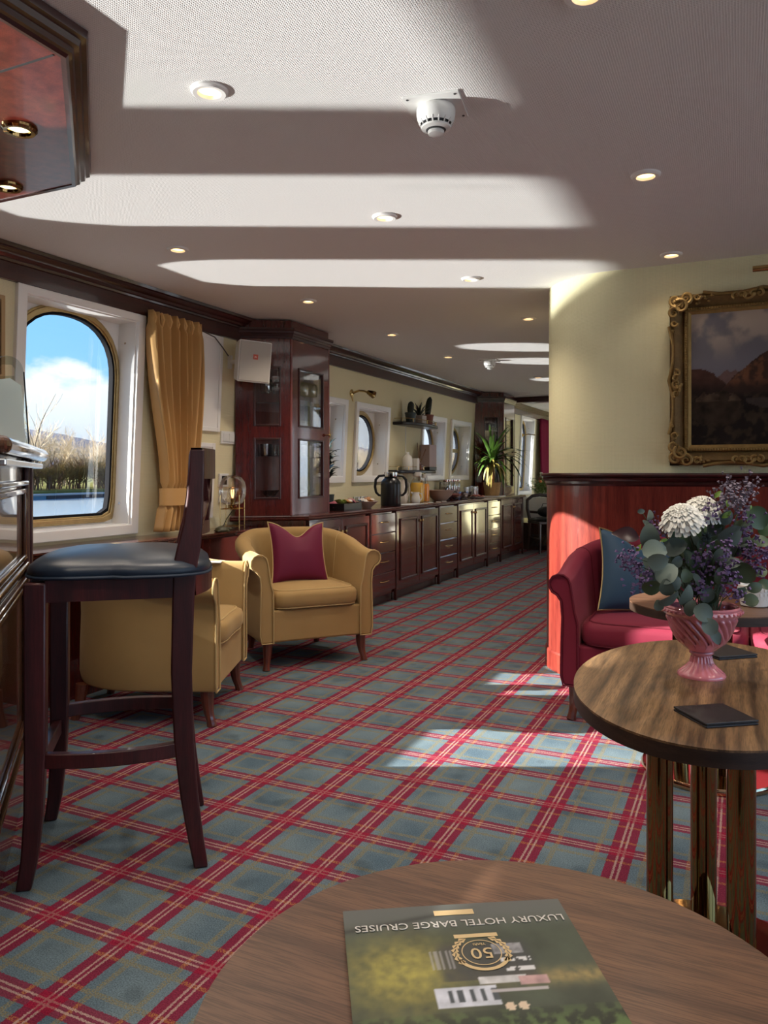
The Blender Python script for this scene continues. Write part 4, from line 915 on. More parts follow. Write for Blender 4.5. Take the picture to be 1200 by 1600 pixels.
# white planter on the round table
wp = thing('white_planter', 'white patterned planter on the round table behind the vase', 'planter', (.04, 3.06, .625), radians(15))
m = MB().lathe([(0, 0), (.040, 0), (.046, .004), (.054, .075), (.052, .078), (.047, .075), (.042, .012), (0, .012)], 32); m.build('pot', 'stone_white', wp)
m = MB()
for i in range(22):
    a = 2*pi*i/22
    for j in range(3): rr = .0475+.0068*(j/2); m.box((rr*cos(a), rr*sin(a), .030+j*.016), (.004, .006, .010), rz3(a))
m.build('raised_pattern', 'stone_white', wp, smooth=0, kind='stuff')

# ------------------------------------------------------------------ painting
pt = thing('framed_painting', 'gilt-framed dark mountain landscape painting on the cream bulkhead', 'painting', (.33, 4.14, 1.14))
X0, X1, Z0, Z1 = -.335, 1.05, 1.135, 1.995
def fr_ring(mb, i0, i1, y0, y1):
    a = rect(X0+i0, X1-i0, Z0+i0, Z1-i0); b_ = rect(X0+i1, X1-i1, Z0+i1, Z1-i1)
    vs = [(p[0], y0, p[1]) for p in a]+[(p[0], y1, p[1]) for p in b_]+[(p[0], 4.139, p[1]) for p in a]+[(p[0], 4.139, p[1]) for p in b_]; fs = []
    for i in range(4): j = (i+1) % 4; fs += [(i, j, 4+j, 4+i), (8+i, 12+i, 12+j, 8+j), (i, 8+i, 8+j, j), (4+i, 4+j, 12+j, 12+i)]
    mb.add(vs, fs)
m = MB(); fr_ring(m, .012, .030, 4.095, 4.070); fr_ring(m, .030, .075, 4.070, 4.098); m.build('cove_frame', 'gilt_dark', pt, smooth=0, bevel=.004, wc=True)
m = MB(); fr_ring(m, .075, .090, 4.086, 4.080); fr_ring(m, .090, .108, 4.090, 4.100); m.build('inner_fillet', 'gilt', pt, smooth=0, bevel=.003, wc=True)
m = MB()
def beads(p0, p1, n, r):
    for i in range(n+1): p = Vector(p0).lerp(Vector(p1), i/n); m.ell(p, (r, r*.8, r), 6, 4)
for q in (.082,):
    beads((X0+q, 4.080, Z0+q), (X0+q, 4.080, Z1-q), 60, .0055); beads((X0+q, 4.080, Z1-q), (X1-q, 4.080, Z1-q), 100, .0055); beads((X0+q, 4.080, Z0+q), (X1-q, 4.080, Z0+q), 100, .0055)
m.build('beading', 'gilt', pt, wc=True, kind='stuff')
def scroll(mb, c, s, turns=1.4, flip=1, rot=0, r=.008):
    pts = []; rad = []
    for i in range(22):
        t = i/21; a = rot+flip*t*turns*2*pi; q = s*(1-.78*t); pts.append(Vector((c[0]+q*cos(a), c[1]-.010*(1-t)-.006, c[2]+q*sin(a)))); rad.append(r*(1-.55*t)+.001)
    mb.tube(pts, rad, 6)
def corner(cx, cz, fx, fz):
    m = MB(); y = 4.068
    scroll(m, (cx+fx*.035, y, cz+fz*.040), .036, 1.3, fx*fz, 0 if fx > 0 else pi); scroll(m, (cx+fx*.085, y, cz+fz*.030), .030, 1.3, -fx*fz, pi/2*fz); scroll(m, (cx+fx*.028, y, cz+fz*.100), .030, 1.3, -fx*fz, 0)
    scroll(m, (cx+fx*.060, y-.008, cz+fz*.070), .034, 1.5, fx*fz, pi*.7); scroll(m, (cx+fx*.135, y+.006, cz+fz*.028), .018, 1.2, fx*fz, 0, .006); scroll(m, (cx+fx*.030, y+.006, cz+fz*.150), .018, 1.2, fx*fz, 0, .006)
    for i in range(26):
        t = i/26; along = rnd.random() < .5; p = (cx+fx*(.05+.16*rnd.random()), cz+fz*(.02+.04*rnd.random())) if along else (cx+fx*(.02+.035*rnd.random()), cz+fz*(.05+.16*rnd.random()))
        m.ell((p[0], y+.004, p[1]), (rnd.uniform(.005, .012), .010, rnd.uniform(.005, .010)), 7, 5)
    for i in range(7):
        a = radians(i*52); m.ell((cx+fx*.05+.022*cos(a), y-.010, cz+fz*.055+.022*sin(a)), (.011, .010, .011), 7, 5)
    m.build('corner_scrollwork', 'gilt', pt, wc=True)
corner(X0+.0, Z1-.0, 1, -1); corner(X0, Z0, 1, 1); corner(X1, Z1, -1, -1); corner(X1, Z0, -1, 1)
def midorn(cx, cz, hor):
    m = MB()
    for i in range(-2, 3):
        c = (cx+i*.026, 4.070, cz) if hor else (cx, 4.070, cz+i*.026); scroll(m, c, .018 if i else .026, 1.2, 1 if i % 2 else -1, i*.9, .006)
        m.ell((c[0], 4.066, c[2]), (.010, .010, .010), 8, 5)
    m.build('centre_ornament', 'gilt', pt, wc=True)
midorn(X0+.040, (Z0+Z1)/2-.02, False); midorn(X0+.36, Z1-.035, True); midorn(X0+.36, Z0+.035, True); midorn(X1-.36, Z1-.035, True); midorn(X1-.36, Z0+.035, True); midorn(X1-.04, (Z0+Z1)/2, False)
m = MB()   # wavy outer swag rail
def swag(p0, p1, n, amp, dirn):
    pts = [Vector(p0).lerp(Vector(p1), i/60)+Vector(dirn)*amp*abs(sin(pi*n*i/60)) for i in range(61)]; m.tube(pts, .010, 7)
swag((X0+.004, 4.085, Z0+.16), (X0+.004, 4.085, Z1-.16), 2, .022, (1, 0, 0)); swag((X0+.16, 4.085, Z1-.004), (X1-.16, 4.085, Z1-.004), 4, .018, (0, 0, -1)); swag((X0+.16, 4.085, Z0+.004), (X1-.16, 4.085, Z0+.004), 4, .018, (0, 0, 1))
m.build('swag_rail', 'gilt', pt, smooth=60, wc=True)
MB().bb(X0+.006, X0+.05, 4.10, 4.139, Z0+.006, Z1-.006).bb(X0+.006, X1-.006, 4.10, 4.139, Z1-.05, Z1-.006).bb(X0+.006, X1-.006, 4.10, 4.139, Z0+.006, Z0+.05).bb(X1-.05, X1-.006, 4.10, 4.139, Z0+.006, Z1-.006).build('frame_back', 'gilt_dark', pt, smooth=0, wc=True)
def paint(u, v):
    q = u*1.6
    n = fbm(q*5, v*4, 6, 1.7)*.5+.5; n2 = fbm(q*20, v*16, 4, 5.2)*.5+.5; n3 = fbm(q*6+7, v*9, 4, 2.2)*.5+.5
    c = Vector((.125, .115, .125)).lerp(Vector((.34, .27, .215)), sm(.36, .66, n)*sm(.55, .95, v)).lerp(Vector((.15, .14, .16)), sm(.74, .58, v)*.7)
    def ridge(pts):
        for (a, h0), (b_, h1) in zip(pts[:-1], pts[1:]):
            if a <= u <= b_: return h0+(h1-h0)*(u-a)/(b_-a)
        return 0
    if v < ridge([(0, .40), (.09, .49), (.14, .565), (.155, .545), (.17, .56), (.20, .50), (.3, .5), (1, .5)])+.012*(n2-.5): c = Vector((.105, .065, .058))*(.8+.5*n2)
    if v < ridge([(0, .585), (.055, .575), (.085, .545), (.115, .49), (.15, .44), (.3, .40), (1, .42)])+.02*(n2-.5): c = Vector((.060, .028, .020)).lerp(Vector((.020, .012, .010)), sm(.52, .40, v))*(.7+.6*n2)
    if v < ridge([(0, .20), (.12, .42), (.17, .52), (.20, .565), (.23, .61), (.27, .665), (.36, .75), (.45, .71), (.7, .60), (1, .66)])+.02*(n2-.5): c = Vector((.135, .056, .028)).lerp(Vector((.050, .026, .018)), sm(.42, .62, n2)).lerp(Vector((.03, .017, .013)), sm(.52, .40, v))*(.75+.5*n)
    if v < .40: c = c.lerp(Vector((.012, .008, .007)).lerp(Vector((.040, .028, .016)), sm(.5, .72, n2)*.7)*(.6+.8*n3), sm(.42, .34, v))
    if .27 < v < .35 and n3 > .52 and u > .15: c = c.lerp(Vector((.055, .042, .036)), .6)
    e = ((u-.10)/.10)**2+((v-.27)/.13)**2+.8*(n2-.5)
    if e < 1: c = Vector((.026, .017, .011))*(.4+1.3*n2)*(2.2 if v > .33 and n > .45 else 1)
    return c*1.2
nu, nv = 240, 120; m = MB(); m.grid(lambda i, j: (X0+.104+(X1-X0-.208)*i, 4.100, Z0+.104+(Z1-Z0-.208)*j), nu, nv); m.cols = [paint(i/nu, j/nv) for j in range(nv+1) for i in range(nu+1)]
m.build('canvas', 'painted_canvas', pt, smooth=0, wc=True)
pl = thing('picture_light', 'brass picture light above the gilt frame, cut by the right edge', 'picture light', (.33, 4.14, 2.06))
m = MB().cyl((.045, 4.00, 2.06), (.62, 4.00, 2.06), .014, 16); m.build('shade_tube', 'brass', pl, wc=True)
m = MB().tube([(.33, 4.139, 2.08), (.33, 4.08, 2.10), (.33, 4.02, 2.085), (.33, 4.00, 2.07)], .006, 8); m.build('arm', 'brass', pl, wc=True)
MB().cyl((.33, 4.139, 2.08), (.33, 4.128, 2.08), .03, 20).build('wall_plate', 'brass', pl, wc=True)
# ================================================================== buffet counter
FXC = -2.745
def door(root, y0, y1, z0, z1, knob_side, m_='mahogany_dark'):
    g = .003; d = MB().bb(FXC-.001, FXC+.018, y0+g, y1-g, z0+g, z1-g).build('door', m_, root, smooth=0, bevel=.002, wc=True)
    a, b_, c, e = y0+.055, y1-.055, z0+.06, z1-.06; m = MB()
    for q in holes(a, b_, c, e, [(a+.018, b_-.018, c+.018, e-.018)]): m.bb(FXC+.017, FXC+.030, q[0], q[1], q[2], q[3])
    m.build('panel_moulding', 'cornice_wood', d, smooth=0, bevel=.005, wc=True)
    MB().bb(FXC+.017, FXC+.021, a+.02, b_-.02, c+.02, e-.02).build('panel', m_, d, smooth=0, bevel=.002, wc=True)
    ky = y1-.03 if knob_side > 0 else y0+.03
    MB().lathe([(.005, 0), (.006, .008), (.010, .012), (.014, .018), (.013, .026), (.008, .030), (0, .031)], 14, c=(FXC+.018, ky, z1-.10), mx=Matrix.Rotation(pi/2, 3, 'Y')).build('knob', 'brass', d, wc=True)
def drawer(root, y0, y1, z0, z1):
    g = .003; d = MB().bb(FXC-.001, FXC+.018, y0+g, y1-g, z0+g, z1-g).build('drawer', 'mahogany_dark', root, smooth=0, bevel=.003, wc=True)
    yc = (y0+y1)/2; zc = (z0+z1)/2+.01; h = .07
    MB().tube([(FXC+.016, yc-h, zc), (FXC+.036, yc-h+.012, zc), (FXC+.040, yc, zc), (FXC+.036, yc+h-.012, zc), (FXC+.016, yc+h, zc)], .0045, 7).build('handle', 'brass', d, wc=True)
units = [('doors', 4.60, 5.59, 'first buffet cupboard with double doors, behind the armchair'), ('drawers', 5.59, 6.10, 'first bank of four drawers beside the gold armchair'), ('doors', 6.10, 7.15, 'second buffet cupboard with double doors, right of the first drawers'),
         ('drawers', 7.15, 7.70, 'second bank of four drawers along the buffet'), ('doors', 7.70, 8.75, 'third buffet cupboard with double doors'), ('drawers', 8.75, 9.30, 'third bank of four drawers, reflecting blue and orange'), ('doors', 9.30, 10.36, 'last buffet cupboard with double doors at the far end')]
for i, (k, a, c, lb) in enumerate(units):
    r = thing('buffet_cabinet', lb, 'cabinet', (-2.95, (a+c)/2, 0), 0, 'buffet cabinets')
    pg = [(-3.14, a), (FXC, a), (FXC, c), (-3.14, c)] if i else [(-3.12, 4.335), (FXC, a), (FXC, c), (-3.12, c)]
    MB().prism(pg, .075, .775).build('carcass', 'mahogany_dark', r, smooth=0, wc=True)
    MB().bb(-3.13, FXC-.03, a+(.02 if i else .05), c, 0, .075).build('plinth', 'cornice_wood', r, smooth=0, wc=True)
    for y in ((a+.006) if i else (a+.012), c-.006): MB().bb(FXC-.002, FXC+.024, y-.006, y+.006, .0, .775).build('pilaster', 'cornice_wood', r, smooth=0, bevel=.003, wc=True)
    a_, c_ = a+.02, c-.015
    if k == 'doors': yc = (a_+c_)/2; door(r, a_, yc, .10, .765, 1); door(r, yc, c_, .10, .765, -1)
    else:
        for q in range(4): drawer(r, a_, c_, .10+q*.166, .10+(q+1)*.166)
wt = MB().sweep([(-3.145, 4.27), (-2.705, 4.575), (-2.705, 10.42), (-3.145, 10.42)], [(-.001, .775), (-.001, .775), (.0, .778), (.010, .780), (.012, .788), (.004, .793), (.006, .806), (0, .811), (-.06, .811), (-.06, .775)])
wt.prism([(-3.145, 4.30), (-2.74, 4.58), (-2.74, 10.41), (-3.145, 10.41)], .7755, .8105)
# sweep offset is to the left of travel, so walk the path the other way round for the nosing
wt = MB().sweep([(-3.145, 10.42), (-2.71, 10.42), (-2.71, 4.578), (-3.145, 4.275)][::-1], [(0, .775), (-.008, .780), (-.011, .789), (-.004, .794), (-.007, .803), (-.003, .811), (.05, .811), (.05, .775)])
wt.prism([(-3.145, 4.335), (-2.75, 4.61), (-2.75, 10.38), (-3.145, 10.38)], .7755, .8108)
tag(wt.build('buffet_worktop', 'mahogany_shelf', smooth=30), 'long polished dark worktop running the length of the buffet', 'worktop')
CT = .811
# ------------------------------------------------------------------ glassware prototypes
PROTO = {}
def proto(kind):
    if kind in PROTO: return PROTO[kind]
    m = MB(); n = 18
    if kind == 'wine': m.lathe([(.034, 0), (.032, .003), (.006, .007), (.0038, .015), (.0038, .085), (.010, .094), (.030, .108), (.038, .135), (.036, .165), (.031, .195), (.029, .195), (.034, .165), (.036, .135), (.028, .111), (0, .097)], n)
    if kind == 'martini': m.lathe([(.036, 0), (.034, .003), (.006, .006), (.0035, .012), (.0035, .080), (.008, .086), (.052, .140), (.0505, .140), (.006, .090), (0, .089)], n)
    if kind == 'tumbler': m.lathe([(.030, 0), (.033, .004), (.037, .085), (.035, .085), (.031, .010), (0, .009)], n)
    if kind == 'tall': m.lathe([(.024, 0), (.026, .004), (.030, .13), (.0285, .13), (.0245, .012), (0, .010)], n)
    if kind == 'coupe': m.lathe([(.032, 0), (.030, .003), (.005, .006), (.0035, .012), (.0035, .06), (.012, .066), (.040, .082), (.046, .110), (.0445, .110), (.038, .085), (0, .069)], n)
    o = m.build(kind, 'ware', smooth=50); PROTO[kind] = o.data; bpy.data.objects.remove(o); return PROTO[kind]
def put_glass(kind, name, loc, label, group, flip=False, cat='glass'):
    o = bpy.data.objects.new(name, proto(kind)); COL.objects.link(o); o.location = loc
    if flip: o.rotation_euler = (pi, 0, 0)
    return tag(o, label, cat, group)
# ------------------------------------------------------------------ display cabinets
def vitrine(label, y0, which):
    r = thing('display_cabinet', label, 'cabinet', (-2.95, y0+.26, CT)); zb, zt = CT+.001, 2.02
    W0, A, B, W1 = (-3.13, y0-.20), (-2.80, y0), (-2.80, y0+.52), (-3.13, y0+.74); pl_ = [W0, A, B, W1]
    def inset(k): return [(W0[0], W0[1]+k*1.9), (A[0]-k, A[1]+k*.45), (B[0]-k, B[1]-k*.45), (W1[0], W1[1]-k*1.9)]
    MB().prism(pl_, zb, zb+.03).build('base_board', 'mahogany_dark', r, smooth=0, wc=True)
    MB().prism(inset(.004), zt-.06, 2.15).build('head_board', 'mahogany_dark', r, smooth=0, wc=True)
    MB().bb(-3.13, -3.115, W0[1]+.04, W1[1]-.04, zb+.03, zt-.06).build('back_panel', 'mahogany', r, smooth=0, wc=True)
    MB().sweep([W0, A, B, W1], [(0, 2.025), (-.006, 2.025), (-.008, 2.04), (-.014, 2.044), (-.016, 2.056), (-.022, 2.060), (-.024, 2.075), (-.030, 2.08), (-.030, 2.095), (0, 2.095)]).build('crown_moulding', 'cornice_wood', r, smooth=30, wc=True)
    for i, (P, Q) in enumerate(((W0, A), (A, B), (B, W1))):
        P = Vector((*P, 0)); Q = Vector((*Q, 0)); t = (Q-P).normalized(); L = (Q-P).length; n = Vector((t.y, -t.x, 0)); rot = Matrix((t, n, Vector((0, 0, 1)))).transposed()
        def fb(mb, u0, u1, z0, z1, o0, o1): mb.box(P+t*((u0+u1)/2)+n*((o0+o1)/2)+Vector((0, 0, (z0+z1)/2)), (u1-u0, abs(o1-o0), z1-z0), rot)
        sl = .105 if i == 0 else .085; u0, u1 = (sl+.02, L-.075) if i == 0 else (.085, L-.085) if i == 1 else (.075, L-sl-.02)
        ho = [(u0, u1, .925, 1.345), (u0, u1, 1.425, 1.835)]
        d = None; m = MB()
        for q in (( 0.004, u0, zb+.03, zt), (u1, L-.004, zb+.03, zt), (u0, u1, zb+.03, .925), (u0, u1, 1.345, 1.425), (u0, u1, 1.835, zt)): fb(m, *q, -.022, 0)
        d = m.build('door', 'mahogany_dark', r, smooth=0, wc=True)
        m = MB()
        for h in ho:
            for q in holes(*h, [(h[0]+.013, h[1]-.013, h[2]+.013, h[3]-.013)]): fb(m, *q, -.016, .007)
        m.build('beading', 'cornice_wood', d, smooth=0, bevel=.003, wc=True)
        for h in ho: m = MB(); fb(m, h[0]+.008, h[1]-.008, h[2]+.008, h[3]-.008, -.013, -.010); m.build('pane', 'cab_pane', d, smooth=0, wc=True)
        if i == 1: MB().lathe([(.004, 0), (.005, .014), (.010, .018), (.013, .026), (.009, .034), (0, .035)], 12, c=P+t*(L-.035)+Vector((0, 0, 1.385)), mx=Matrix.Rotation(pi/2, 3, 'Y')).build('knob', 'brass', d, wc=True)
    for p in (A, B): m = MB().cyl((p[0]-.006, p[1], zb), (p[0]-.006, p[1], zt), .009, 8); m.build('corner_bead', 'mahogany', r, wc=True)
    for z in (1.215, 1.585): MB().prism(inset(.035), z, z+.005).build('glass_shelf', 'ware', r, smooth=0, wc=True)
    MB().bb(-3.09, -2.84, y0-.03, y0+.48, 1.862, 1.868).build('stem_rack', 'mahogany_dark', r, smooth=0, wc=True)
    gp = ['glasses in the near drinks cabinet', 'glasses in the far drinks cabinet'][which]; wh = ['near', 'far'][which]
    for i, (x, y) in enumerate(((-2.88, .08), (-2.88, .18), (-2.88, .30), (-2.88, .42), (-2.99, -.015), (-3.05, .05), (-2.98, .10), (-2.99, .26))):
        put_glass('wine', 'wine_glass', (x, y0+y, 1.861), 'stemmed wine glass hanging upside down in the %s drinks cabinet' % wh, gp+', hanging', True)
    for i, (x, y) in enumerate(((-2.89, .06), (-2.89, .17), (-2.89, .28), (-2.90, .40), (-3.00, -.02), (-3.06, .03), (-2.98, .07), (-3.05, .13), (-2.99, .24), (-2.99, .36))):
        put_glass('tumbler', 'tumbler', (x, y0+y, 1.2205), 'short tumbler on the middle shelf of the %s drinks cabinet' % wh, gp+', tumblers')
    for i, (x, y) in enumerate(((-2.885, .08), (-2.885, .21), (-2.885, .36), (-3.00, .0), (-3.03, .11), (-2.99, .30))):
        put_glass('martini', 'martini_glass', (x, y0+y, zb+.0305), 'cone-bowled martini glass at the bottom of the %s drinks cabinet' % wh, gp+', martini')
    for i, (x, y) in enumerate(((-2.90, .10), (-2.90, .34))):
        put_glass('coupe', 'coupe_glass', (x, y0+y, 1.5905), 'coupe glass on the top shelf of the %s drinks cabinet' % wh, gp+', coupes')
vitrine('tall mahogany glass-fronted drinks cabinet behind the gold armchair', 4.51, 0)
vitrine('far mahogany glass-fronted drinks cabinet behind the tall pot plant', 9.73-.05, 1)
# ------------------------------------------------------------------ left wall fittings
def lx(z): return -WX+.05*(z-1)
wpn = 0
for (y0, y1, z0, z1) in ((3.89, 4.15, 1.375, 2.0), (3.90, 4.11, .81, 1.30)):
    wpn += 1; r = sroot('trim_%d' % (8+wpn), (lx(1.5), (y0+y1)/2, z0), 'flush white access panel in the wall')
    m = MB().bb(-WX, -WX+.012, y0, y1, z0, z1); m.build('panel', 'white_paint', r, smooth=0, bevel=.003, lean=-1, wc=True)
    m = MB()
    for q in holes(y0, y1, z0, z1, [(y0+.028, y1-.028, z0+.028, z1-.028)]): m.bb(-WX+.011, -WX+.019, q[0], q[1], q[2], q[3])
    m.build('panel_frame', 'white_paint', r, smooth=0, bevel=.003, lean=-1, wc=True)
def wallbox(name, label, cat, y0, y1, z0, z1, th=.012):
    r = thing(name, label, cat, (lx(z0), (y0+y1)/2, z0)); MB().bb(-WX, -WX+th, y0, y1, z0, z1).build('plate', 'white_plastic', r, smooth=0, bevel=.003, lean=-1, wc=True); return r
r = wallbox('light_switch', 'white double light switch left of the drinks cabinet', 'light switch', 4.175, 4.335, 1.30, 1.385)
for a in (4.195, 4.258): MB().bb(-WX+.011, -WX+.017, a, a+.058, 1.315, 1.37).build('rocker', 'white_plastic', r, smooth=0, bevel=.002, lean=-1, wc=True)
r = wallbox('thermostat', 'white thermostat with a dark screen above the globe lamp', 'thermostat', 4.17, 4.27, 1.01, 1.10, .016)
MB().bb(-WX+.015, -WX+.018, 4.192, 4.248, 1.025, 1.085).build('screen', 'screen_dark', r, smooth=0, lean=-1, wc=True)
r = wallbox('wall_socket', 'white wall socket behind the globe lamp', 'socket', 4.18, 4.265, .905, .985)
MB().lathe([(.028, 0), (.028, .004), (.022, .0045), (.020, -.004), (0, -.004)], 24, c=(lx(.95)+.012, 4.2225, .945), mx=Matrix.Rotation(pi/2, 3, 'Y')).build('socket_well', 'white_plastic', r, wc=True)
# speaker
sp_c = Vector((-2.93, 4.205, 1.835)); sp_ = thing('wall_speaker', 'cream wall speaker with a red badge beside the drinks cabinet', 'speaker', sp_c, radians(32)); sp_.rotation_euler = (radians(7), radians(1.5), radians(58))
w2, h2, d2 = .115, .135, .075
MB().add([(-w2, -d2, -h2), (w2, -d2, -h2), (w2, -d2, h2), (-w2, -d2, h2), (-w2*.7, d2, -h2*.9), (w2*.7, d2, -h2*.9), (w2*.7, d2, h2*.9), (-w2*.7, d2, h2*.9)], [(0, 1, 2, 3), (7, 6, 5, 4), (0, 4, 5, 1), (2, 6, 7, 3), (0, 3, 7, 4), (1, 5, 6, 2)]).build('case', 'white_plastic', sp_, smooth=0, bevel=.008)
MB().bb(-w2+.008, w2-.008, -d2-.006, -d2+.002, -h2+.008, h2-.008).build('grille', 'cream_plastic', sp_, smooth=0, bevel=.005)
bd = MB().bb(-.016, .016, -d2-.0085, -d2-.005, .015, .047).build('badge', 'badge_red', sp_, smooth=0, label='small red logo badge')
lettering('JBL', .014, 'badge_white', bd, Matrix.Translation((0, -d2-.0088, .031)) @ Matrix.Rotation(pi/2, 4, 'X'), .0002)
m = MB().tube([(0, d2-.01, 0), (-.03, d2+.05, 0), (-.075, d2+.10, -.01)], .014, 8); m.build('bracket_arm', 'white_plastic', sp_)
m = MB().box((-.085, d2+.115, -.01), (.07, .02, .09), Matrix.Rotation(radians(-58), 3, 'Z')); m.build('wall_bracket', 'white_plastic', sp_, smooth=0, bevel=.003)
cb = MB().tube([(-3.115, 3.86, 2.02), (-3.10, 3.95, 2.0), (-3.10, 4.05, 1.985), (-3.08, 4.10, 1.93), (-3.05, 4.13, 1.87)], .004, 6); tag(cb.build('speaker_cable', 'cable'), 'thin dark cable running from the cornice to the wall speaker', 'cable')
# curtain
cu = thing('curtain', 'gold curtain gathered by a tieback right of the arched window', 'curtain', (-3.06, 3.6, 2.0))
def curt(i, j):
    z = 2.03-(2.03-.765)*j; t = sm(.0, 1.0, (2.03-z)/(2.03-1.0)) if z > .99 else 1
    y0 = 3.375+(3.49-3.375)*t**1.6; y1 = 3.845+(3.745-3.845)*t**1.3
    if z < .99: q = (.99-z)/.225; y0 -= .055*q; y1 += .01*q
    y = y0+(y1-y0)*i+ .012*sin(j*3); amp = .046*(1-.3*t) if z > .93 else .038
    if .90 < z < 1.03: amp *= .55
    if j < .06: amp *= .6
    return (-3.055+.02*t+amp*sin(i*2*pi*7+1.2*j+.8*sin(i*9))+.008*sin(i*31+j*4), y+.008*sin(i*2*pi*7+1.8), z)
MB().grid(curt, 130, 40).build('cloth', 'curtain_gold', cu, smooth=80, wc=True, solid=.004)
m = MB(); pts = []
for i in range(33):
    t = i/32; a = 2*pi*t; pts.append((-3.035+.062*sin(a), 3.618-.148*cos(a)))
m.sweep(pts[:-1], [(-.002, .915), (.002, .915), (.004, .955), (.002, 1.015), (-.002, 1.015)], closed_path=True); m.build('tieback', 'curtain_gold', cu, smooth=60, wc=True)
m = MB()
for i in range(7): y = 3.41+i*.066; m.tube([(-3.04, y, 2.025), (-3.028, y, 1.985), (-3.035, y, 1.945)], [.010, .014, .006], 6)
m.build('pinch_pleat', 'curtain_gold', cu, wc=True)
# globe lamp on the ledge
gl = thing('globe_lamp', 'clear globe lamp on a thin gold wire stand on the window ledge', 'lamp', (-2.985, 4.085, .738), radians(20)); s = .062
for i in (-1, 1):
    for j in (-1, 1): MB().cyl((i*s, j*s, 0), (i*s, j*s, .225 if j < 0 else .20), .0028, 6).build('leg', 'brass', gl)
for z in (.025, .135):
    m = MB()
    for a, c in (((-s, -s), (s, -s)), ((s, -s), (s, s)), ((s, s), (-s, s)), ((-s, s), (-s, -s))): m.cyl((*a, z), (*c, z), .0026, 6)
    m.build('wire_frame', 'brass', gl)
m = MB().cyl((-s, 0, .135), (s, 0, .135), .0026, 6); m.cyl((0, -s, .135), (0, s, .135), .0026, 6); m.build('cross_bar', 'brass', gl)
MB().lathe([(.028, .136), (.030, .150), (.030, .158), (.026, .162), (0, .162)], 20).build('lamp_base', 'brass_polished', gl); MB().lathe([(.013, .162), (.013, .195), (.010, .20), (0, .20)], 14).build('socket', 'brass_polished', gl)
MB().lathe([(.010, .198), (.014, .212), (.026, .232), (.029, .248), (.024, .265), (.012, .275), (0, .277)], 18).build('bulb', 'globe', gl)
m = MB()
for i in range(6): a = 2*pi*i/6; m.tube([(.004*cos(a), .004*sin(a), .205), (.010*cos(a), .010*sin(a), .235), (.009*cos(a+.5), .009*sin(a+.5), .258)], .0009, 4)
m.build('filament', 'filament', gl)
MB().lathe([(.058, .165), (.074, .185), (.086, .225), (.088, .265), (.080, .305), (.060, .335), (.03, .350), (0, .354)], 32).build('globe', 'globe', gl, smooth=80)
m = MB().tube([(.0, .02, .13), (-.03, .05, .10), (-.06, .06, .06), (-.075, .05, .02), (-.10, .02, .006)], .003, 6); m.build('flex', 'black_matte', gl)
tg = MB().lathe([(0, 0), (.030, 0), (.034, .01), (.028, .024), (.012, .034), (0, .036)], 16, fn=lambda r, z, a: r*(1+.35*abs(cos(a))))
tt = thing('turtle_ornament', 'small bronze turtle ornament beside the globe lamp on the ledge', 'ornament', (-2.93, 3.90, .739), radians(60)); tg.build('shell', 'turtle', tt)
MB().ell((.055, 0, .016), (.014, .010, .010), 10, 6).build('head', 'turtle', tt)
for i in (-1, 1):
    for j in (-1, 1): MB().ell((i*.030, j*.026, .006), (.012, .009, .006), 8, 5).build('foot', 'turtle', tt)
# brass wall lamp
wl = thing('wall_lamp', 'small brass swan-neck wall lamp between the portholes', 'wall lamp', (lx(1.81), 6.03, 1.81))
MB().lathe([(.035, 0), (.035, .006), (.02, .014), (0, .016)], 20, mx=Matrix.Rotation(pi/2, 3, 'Y')).build('wall_plate', 'brass', wl)
m = MB().tube([(.01, 0, .0), (.07, .01, .02), (.12, .02, .015), (.15, .03, .0)], .010, 8); m.build('arm', 'brass', wl)
MB().lathe([(.012, 0), (.020, .01), (.030, .05), (.034, .075), (.028, .072), (0, .03)], 16, c=(.14, .03, .01), mx=Matrix.Rotation(radians(115), 3, 'Y')).build('shade', 'brass_polished', wl)
m = MB().tube([(.006, 0, -.03), (.012, 0, -.06), (.016, 0, -.075)], [.008, .006, .003], 6); m.build('finial', 'brass', wl)

# ------------------------------------------------------------------ wall shelves
def wshelf(label, z, y0, y1):
    r = thing('wall_shelf', label, 'shelf', (lx(z), (y0+y1)/2, z)); yc = (y0+y1)/2; hw = (y1-y0)/2; n = 20
    poly = [(lx(z)+.001, yc-hw)]+[(lx(z)+.10+.10*cos(t), yc+hw*sin(t)*1.0) for t in [(-pi/2+pi*i/n) for i in range(n+1)]]+[(lx(z)+.001, yc+hw)]
    MB().prism(poly, z-.032, z).build('board', 'shelf_black', r, smooth=30, bevel=.008, wc=True)
    pts = [(lx(z)+.10+.085*cos(t), yc+(hw-.02)*sin(t), z+.035) for t in [(-pi/2+pi*i/n) for i in range(n+1)]]; pts = [(lx(z)+.01, pts[0][1], z+.035)]+pts+[(lx(z)+.01, pts[-1][1], z+.035)]
    MB().tube(pts, .003, 6).build('gallery_rail', 'brass', r, wc=True)
    for i in (1, 6, 11, 16, 21): p = pts[i]; MB().cyl((p[0], p[1], z), (p[0], p[1], z+.036), .004, 6).build('rail_post', 'brass', r, wc=True)
S1, S2 = 1.615, 1.135
wshelf('upper black half-round wall shelf with three cactus pots', S1, 6.93, 7.86); wshelf('lower black half-round wall shelf with reed diffuser', S2, 6.86, 7.86)
rod = MB().cyl((-3.10, 7.17, S2+.0), (-3.10, 7.17, S1-.033), .004, 6); tag(rod.build('shelf_cord', 'white_plastic'), 'thin pale cord joining the two wall shelves', 'cord')
SXX = -3.03
